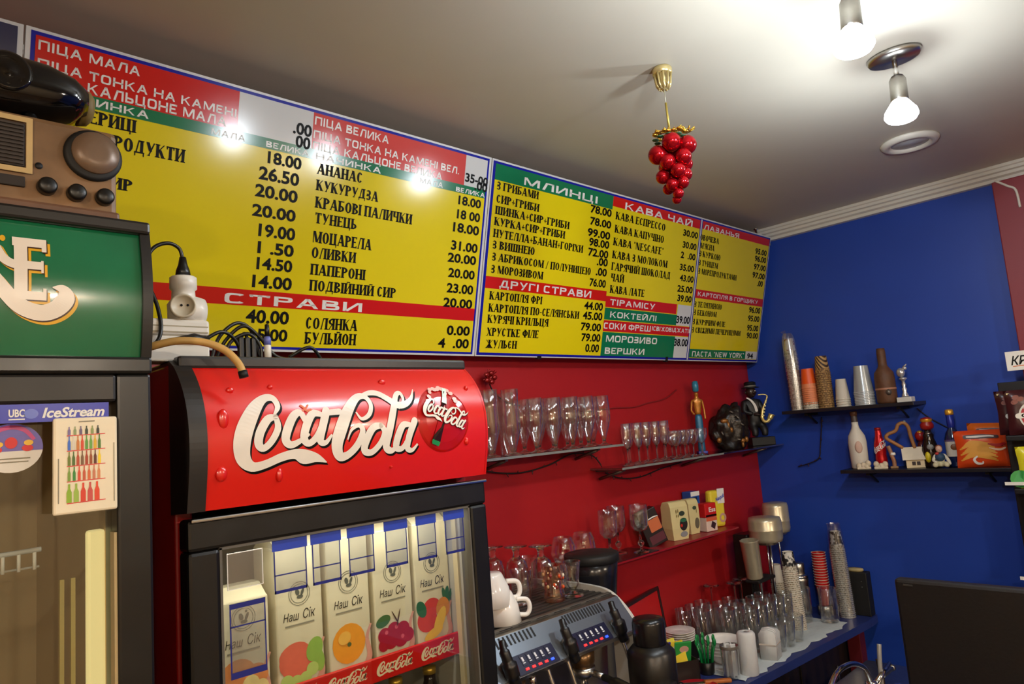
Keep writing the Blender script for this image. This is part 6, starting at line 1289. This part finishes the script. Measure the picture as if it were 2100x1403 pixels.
for g in (1.222, 1.438):
    b = MB(); fbox(b, g-.010, .058, g+.132, .106, .003, .006); pn = b.build('button_panel', m_btn, t)
    for k in range(5):
        x = g+.020+.0222*k
        b = MB(); fbox(b, x-.0065, .062, x+.0065, .088, .006, .0072); kb = b.build('button', mat('button_black', '25263c', .3), pn)
        b = MB(); rect(b, x-.003, .067, x+.003, .078, ff(.0076)); rect(b, x-.004, .0805, x+.004, .083, ff(.0076)); b.build('cup_symbol', mat('symbol_white', 'd8dae0', .4), pn)
        b = MB(); fbox(b, x-.005, .0945, x+.005, .1, .006, .008); b.build('indicator', mat('led_red', 'ff2a2a', .4, emit=1.3) if k < 4 else mat('led_blue', '2a4aff', .4, emit=1.8), pn, 'lit red indicator' if k < 4 else 'lit blue indicator')
for x in (1.185, 1.398, 1.602):
    b = MB(); c0 = Vector(ff(.0)(x, .072)); b.M = Matrix.Translation(c0) @ Vector(nr).to_track_quat('Z', 'Y').to_matrix().to_4x4()
    b.lathe([(.012, 0), (.012, .018), (.009, .02), (0, .02)], n=16); b.build('valve_stem', m_steel, t)
    b = MB(); b.M = Matrix.Translation(c0+Vector(nr)*.018); b.curve([(-.004, .010, .050), (-.010, -.002, .030), (-.004, -.010, .0), (.004, -.012, -.032), (.014, -.012, -.052)], [.009]*6+[.013]*6+[.019]*6+[.014]*6+[.009], 12); b.build('steam_lever', m_black, t)
b = MB(EM); b.box((ex0+.01, 1.40, 1.252), (ex1-.01, 1.755, 1.2545)); b.build('cup_tray', mat('tray_dark', '2b2724', .45, .3, .2), t)
for k in range(15): y = 1.42+.0232*k; b = MB(EM); b.box((ex0+.012, y, 1.2545), (ex1-.012, y+.010, 1.2568)); b.build('tray_slat', mat('slat_steel', '4a4642', .4, .5, .2), t)
b = MB(EM); b.box((ex0+.002, 1.388, 1.250), (ex1-.002, 1.402, 1.2575), .002); b.build('front_rail', mat('rail_steel', '6e6a62', .4, .6, .2), t)
for k in range(9): x = ex0+.04+.067*k; b = MB(EM); b.box((x, 1.3872, 1.2535), (x+.045, 1.389, 1.2552)); b.build('rail_slot', m_matblack, t)
m_brz = mat('group_bronze', '6a5238', .3, .8, .25, 30)
for x in (1.24, 1.505):
    b = MB(EM); b.lathe([(.034, 0), (.034, -.03), (.030, -.045), (.020, -.048), (0, -.048)], c=(x, 1.362, 1.148), n=24); b.build('group_head', m_brz, t)
    b = MB(EM); b.lathe([(.033, -.046), (.033, -.062), (.018, -.075), (0, -.078)], c=(x, 1.362, 1.148), n=24); b.tube([(x, 1.335, 1.092), (x-.002, 1.29, 1.088)], .009, 10); b.tube([(x, 1.362, 1.072), (x-.008, 1.362, 1.05)], .005, 8); b.tube([(x, 1.362, 1.072), (x+.012, 1.362, 1.05)], .005, 8); pf_ = b.build('portafilter', m_steel, t)
    b = MB(EM); b.curve([(x-.002, 1.292, 1.088), (x-.004, 1.25, 1.083), (x-.006, 1.20, 1.074)], [.009]*6+[.013]*6+[.012], 12); b.build('grip', m_black, pf_)
for x in (1.335, 1.41, 1.64): b = MB(EM); b.curve([(x, 1.33, 1.152), (x+.004, 1.318, 1.11), (x+.010, 1.305, 1.05), (x+.004, 1.298, .99)], .0052, 8); b.build('steam_wand', m_chrome, t)
b = MB(EM); b.tube([(1.285, 1.335, 1.15), (1.285, 1.333, 1.115)], .009, 12); b.build('water_spout', m_chrome, t)
# cups and glasses on the machine
TZ = 1.2572
def cup(loc, label, rot, s=1):
    t = thing('coffee_cup', label, 'cup', loc, rot, 'white coffee cups on the espresso machine'); t.scale = (s, s, s)
    MB().lathe(wall_prof([(0, 0), (.023, 0), (.026, .004), (.038, .03), (.043, .065)], .0028), n=32, cap=False).build('body', m_china, t)
    b = MB(); b.curve([(.040, 0, .055), (.058, 0, .057), (.066, 0, .044), (.060, 0, .026), (.036, 0, .022)], .0052, 10); b.build('handle', m_china, t); return t
cup((1.292, 1.440, TZ+.0786), 'white coffee cup upside down at the front, lower handle to the right', (PI, 0, -.45), 1.2); cup((1.270, 1.450, TZ+.128), 'white coffee cup upside down on top, upper handle to the right', (PI, 0, -.35), 1.25)
cup((1.168, 1.452, TZ+.0786), 'white coffee cup upside down nearest the red cooler, lower one', (PI, 0, 2.2), 1.2); cup((1.168, 1.454, TZ+.128), 'white coffee cup upside down nearest the red cooler, upper one', (PI, 0, 1.9), 1.2)
gb = goblet('goblet', '', 'glass', 'thick goblets upside down on the espresso machine', .142, .036, .032, .012, [(.014, 0), (.030, .12), (.036, .4), (.037, 1)], ball=.0)
for i, (x, y, z) in enumerate(((1.512, 1.66, .152), (1.522, 1.59, .145), (1.535, 1.505, .143))): pass
put(gb, (1.505, 1.700, TZ+.142), 'thick goblet upside down on the machine, rearmost of three, foot on top', FLIP); put(gb, (1.540, 1.630, TZ+.142), 'thick goblet upside down on the machine, middle one of three', FLIP); put(gb, (1.578, 1.562, TZ+.142), 'thick goblet upside down on the machine, front one of three', FLIP)
m_dec = glass('amber_glass', (.93, .80, .70), .8, .05, .10)
t = thing('decorated_tumbler', 'tumbler painted with orange and white spots on the espresso machine', 'glass', (1.528, 1.470, TZ))
MB().lathe(wall_prof([(0, 0), (.029, 0), (.031, .004), (.031, .022), (.028, .03), (.029, .10)], .002), n=28, cap=False).build('body', m_dec, t)
for i in range(22):
    a = i*2.399; z = .03+.055*((i*29) % 22)/22; c = ('d8541f', 'efe2cc', '7a1f1a', 'efe2cc', 'c8a070')[i % 5]; b = MB(); b.ell((.0292*math.cos(a), .0292*math.sin(a), z), (.0045, .0045, .0055), 8, 5); b.build('painted_spot', pal(c), t)
tum2 = tumbler('tumbler', '', 'plain tumblers on the espresso machine', .095, .029, .033)
put(tum2, (1.455, 1.53, TZ), 'plain tumbler left of the painted one on the machine'); put(tum2, (1.375, 1.60, TZ), 'plain tumbler behind the white coffee cups'); put(tum2, (1.615, 1.66, TZ), 'plain tumbler at the right rear of the machine top')
ic = goblet('irish_glass', 'footed coffee glass standing at the right on the machine top', 'glass', None, .098, .032, .022, .010, [(.012, 0), (.019, .15), (.021, .5), (.027, 1)]); ic.location = (1.602, 1.462, TZ)
t = thing('glass_mug', 'small glass mug at the rear right corner of the machine top', 'mug', (1.615, 1.545, TZ)); MB().lathe(wall_prof([(0, 0), (.030, 0), (.032, .004), (.033, .08)], .0025), n=26, cap=False).build('body', m_glass, t); b = MB(); b.curve([(.031, 0, .066), (.048, 0, .062), (.052, 0, .045), (.046, 0, .026), (.031, 0, .022)], .0045, 8); b.build('handle', m_glass, t)
# ------------------------------------------------------------------ grinders
t = thing('coffee_grinder', 'large grinder with wide black hopper behind the espresso machine', 'grinder', (1.815, 1.565, ZC)); O = (1.815, 1.565, ZC)
b = MB(); b.lathe([(.08, 0), (.09, .01), (.088, .05), (.07, .08), (.07, .33), (.06, .35), (0, .35)], n=32); b.build('body', m_black, t)
b = MB(); b.lathe([(.05, .345), (.064, .37), (.080, .50), (.085, .548), (.06, .552), (0, .552)], n=36); h_ = b.build('hopper', mat('hopper_smoke', '17171c', .2, 0, .2), t)
b = MB(); b.lathe([(.087, .540), (.090, .542), (.090, .562), (.087, .566), (.03, .568), (0, .568)], n=36); b.build('lid', m_matblack, h_)
t = thing('coffee_grinder', 'smaller black grinder in front of the right end of the espresso machine', 'grinder', (1.605, 1.205, ZC))
b = MB(); b.box((-.06, -.075, 0), (.06, .05, .03), .008); b.lathe([(.042, .03), (.045, .04), (.045, .24), (.064, .27), (.064, .37), (.046, .39), (0, .39)], n=28); b.build('body', m_black, t)
b = MB(); b.lathe([(.042, .385), (.044, .395), (.044, .445), (.041, .455), (.02, .458), (0, .458)], n=28); b.build('lid', mat('lid_black', '111113', .25), t)
b = MB(); b.box((.036, -.05, .24), (.066, -.02, .275), .006); b.tube([(.05, -.04, .25), (.066, -.06, .23)], .007); b.build('doser', m_chrome, t)
b = MB(); b.box((-.05, -.075, .27), (.0, -.04, .31), .005); b.build('dispenser', m_black, t)
t = thing('milk_jug', 'polished steel milk jug standing beside the small grinder', 'jug', (1.93, 1.44, ZC))
MB().lathe([(0, 0), (.046, 0), (.05, .006), (.05, .09), (.040, .14), (.043, .18), (.041, .18), (.037, .14), (.046, .09), (.046, .01), (0, .008)], n=30).build('body', m_chrome, t); b = MB(); b.curve([(.046, -.01, .15), (.075, -.02, .15), (.082, -.02, .11), (.07, -.02, .06), (.05, -.01, .05)], .0045, 8); b.build('handle', m_chrome, t)
t = thing('tamper', 'black handled coffee tamper standing behind the milk jug', 'tamper', (2.075, 1.59, ZC)); MB().lathe([(0, 0), (.029, 0), (.029, .02), (.012, .032), (.010, .1), (.012, .14)], n=24).build('base', m_chrome, t); MB().lathe([(.012, .13), (.020, .15), (.022, .19), (.016, .21), (0, .214)], n=20).build('handle', m_black, t)
t = thing('steel_pot', 'low steel pot with dark lid beside the red plate', 'pot', (2.11, 1.475, ZC)); MB().lathe([(0, 0), (.05, 0), (.054, .006), (.055, .06), (.058, .062), (.05, .066), (.02, .08), (0, .082)], n=30).build('pot', m_chrome, t); b = MB(); b.ell((0, 0, .088), (.012, .012, .009), 12, 8); b.build('knob', m_black, t)
o = MB().lathe([(0, 0), (.045, 0), (.05, .004), (.082, .018), (.084, .022), (.080, .022), (.048, .008), (0, .006)], n=40).build('plate', mat('plate_red', 'a81420', .25)); o.location = (2.275, 1.525, ZC); tag(o, 'red plate at the counter edge below the sachet box', 'plate')
t = thing('knife', 'knife with orange wooden handle lying across the red plate', 'knife', (2.36, 1.512, ZC+.012), (0, .06, -.62)); b = MB(); b.box((-.03, -.010, 0), (.075, .010, .014), .005); b.build('handle', mat('handle_orange', 'b5662a', .5, 0, .25, 40), t); b = MB(); b.box((-.13, -.011, .004), (-.03, .009, .006)); b.build('blade', m_steel, t)
# ------------------------------------------------------------------ sink tap, monitor, wires
t = thing('sink_unit', 'dark sink cabinet in front of the back counter', 'sink', (2.9, 1.12, 0)); O = (2.9, 1.12, 0)
b = MB(O); b.box((2.66, .94, 0), (3.20, 1.28, .66), .005); b.build('cabinet', m_wood, t); b = MB(O); b.box((2.65, .93, .66), (3.21, 1.29, .675), .004); b.build('steel_top', m_steel, t)
t = thing('sink_tap', 'chrome gooseneck tap at the lower right', 'tap', (2.80, 1.12, .675))
b = MB((2.80, 1.12, .675)); b.curve([(2.80, 1.12, .675), (2.80, 1.12, .72), (2.770, 1.12, .782), (2.72, 1.12, .815), (2.65, 1.12, .838), (2.57, 1.12, .846), (2.51, 1.12, .838), (2.46, 1.12, .812), (2.445, 1.12, .79)], .0095, 12); b.build('spout', m_chrome, t)
b = MB((2.80, 1.12, .675)); b.lathe([(.026, 0), (.028, .006), (.022, .03), (.020, .06), (.014, .065), (0, .066)], c=(2.80, 1.12, .675), n=20); b.build('base', m_chrome, t)
b = MB((2.80, 1.12, .675)); b.tube([(2.83, 1.115, .72), (2.95, 1.10, .765)], [.011, .006], 10); b.build('lever', m_chrome, t)
t = thing('tap_post', 'pale upright tube beside the tap', 'tube', (2.895, 1.12, .675)); b = MB(); b.curve([(0, 0, 0), (.004, 0, .06), (.016, 0, .12), (.028, 0, .162)], .0085, 10); b.build('tube', mat('tube_pale', 'b8b4ac', .3, .3), t)
t = thing('sprayer_hose', 'dark hose and clamp next to the pale tube', 'hose', (2.935, 1.13, .675)); b = MB(); b.curve([(0, 0, 0), (-.004, 0, .05), (.006, .01, .10)], .009, 8); b.build('hose', mat('hose_brown', '3a2a24', .5), t); b = MB(); b.box((.0, -.012, .035), (.10, .006, .05), .004); b.ell((.105, -.003, .043), .013, 12, 8); b.build('clamp', m_steel, t)
t = thing('bar_counter', 'dark front counter carrying the black monitor', 'counter', (2.1, .25, 0)); O = (2.1, .25, 0)
b = MB(O); b.box((1.85, -.6, 0), (2.35, .86, .86)); b.build('cabinet', m_wood, t); b = MB(O); b.box((1.82, -.63, .86), (2.38, .88, .90), .004); b.build('worktop', m_ctop, t)
t = thing('monitor', 'black monitor seen from behind at the lower right corner', 'monitor', (2.05, .50, .9005)); O = (2.05, .50, .9005)
b = MB(O); b.box((1.992, .205, .975), (2.028, .706, 1.298), .008); b.build('case', mat('monitor_black', '161211', .45, 0, .25, 120, .05), t)
b = MB(O); b.box((2.028, .215, .985), (2.030, .696, 1.288)); b.build('screen', mat('screen_dark', '0a0a0c', .1), t)
b = MB(O); b.box((1.990, .662, 1.283), (1.9925, .684, 1.287)); b.build('badge', mat('badge_grey', '3a3836', .4), t)
b = MB(O); b.box((2.00, .44, .90), (2.03, .50, 1.10), .004); b.box((1.94, .36, .9005), (2.14, .58, .915), .004); b.build('stand', m_black, t)
def wire(name, label, pts, r, m, cat='wire'):
    o = MB(pts[0]).curve(pts, r, 6, 6).build(name, m); o.location = pts[0]; return tag(o, label, cat)
m_wire = mat('dark_wire', '1a0d0f', .6, 0, .2)
wire('wall_wire', 'reddish painted wire running up the red wall between the two glass shelves', [(2.16, YW-.004, 1.80), (2.36, YW-.004, 1.812), (2.52, YW-.004, 1.812), (2.62, YW-.004, 1.826), (2.76, YW-.004, 1.842), (2.86, YW-.004, 1.88)], .003, mat('painted_wire', '8a1c1c', .5))
def garland(label, pts, n):
    t = thing('light_string', label, 'garland', pts[0]); b = MB(pts[0]); b.curve(pts, .0028, 6); b.build('cable', m_wire, t)
    q = crom(pts, 8)
    for k in range(n): p = q[int((k+.5)*len(q)/n)]; b = MB(pts[0]); b.tube([p, (p[0]+.006*math.cos(k*2), p[1]-.004, p[2]-.014*(1 if k % 2 else -.6))], [.003, .0015], 6); b.build('bulb', mat('garland_bulb', '4a2a2a', .2), t)
garland('dark string of small lights drooping below the upper glass shelf', [(1.56, 1.835, 1.645), (1.66, 1.845, 1.615), (1.80, 1.845, 1.60), (1.95, 1.845, 1.615), (2.08, 1.845, 1.645), (2.19, 1.84, 1.63), (2.235, 1.835, 1.59)], 14)
garland('dark string of small lights drooping below the long glass shelf', [(2.26, 1.835, 1.555), (2.36, 1.845, 1.525), (2.50, 1.845, 1.515), (2.66, 1.845, 1.535), (2.82, 1.84, 1.55)], 9)
garland('dark string of small lights hanging on the blue wall under the upper shelf', [(XW-.012, 1.64, 1.46), (XW-.014, 1.58, 1.475), (XW-.012, 1.53, 1.50), (XW-.012, 1.515, 1.56), (XW-.012, 1.50, 1.64), (XW-.012, 1.49, 1.70)], 8)
wire('wall_wire', 'thin dark wire slanting down the blue wall behind the souvenir bottles', [(XW-.006, 1.06, 1.71), (XW-.006, 1.01, 1.66), (XW-.006, .94, 1.61), (XW-.006, .88, 1.56)], .0025, m_wire)
wire('wall_wire', 'white cable on the maroon wall strip under the cornice', [(XW-.053, .62, 2.635), (XW-.054, .58, 2.60), (XW-.054, .555, 2.575), (XW-.054, .55, 2.50)], .005, m_white, 'cable')
t = thing('tinsel_bow', 'red tinsel bow hanging on the wall beside the red cooler', 'decoration', (1.665, 1.835, 1.94))
b = MB()
for k in range(26): a = k*2.4; r = .012+.03*((k*17) % 13)/13; b.tube([(0, 0, 0), (r*math.cos(a), -.008-.01*((k*7) % 5)/5, r*math.sin(a)*.8)], [.004, .0015], 5)
for k in range(5): a = k*1.26; b.ell((.02*math.cos(a), -.012, .016*math.sin(a)), (.012, .006, .009), 8, 5)
b.build('tinsel', mat('tinsel_red', '8c1512', .25, .4, .4, 60), t); b = MB(); b.curve([(0, 0, -.01), (.03, .01, -.05), (.09, .015, -.085), (.16, .018, -.10)], .003, 6); b.build('wire', m_wire, t)
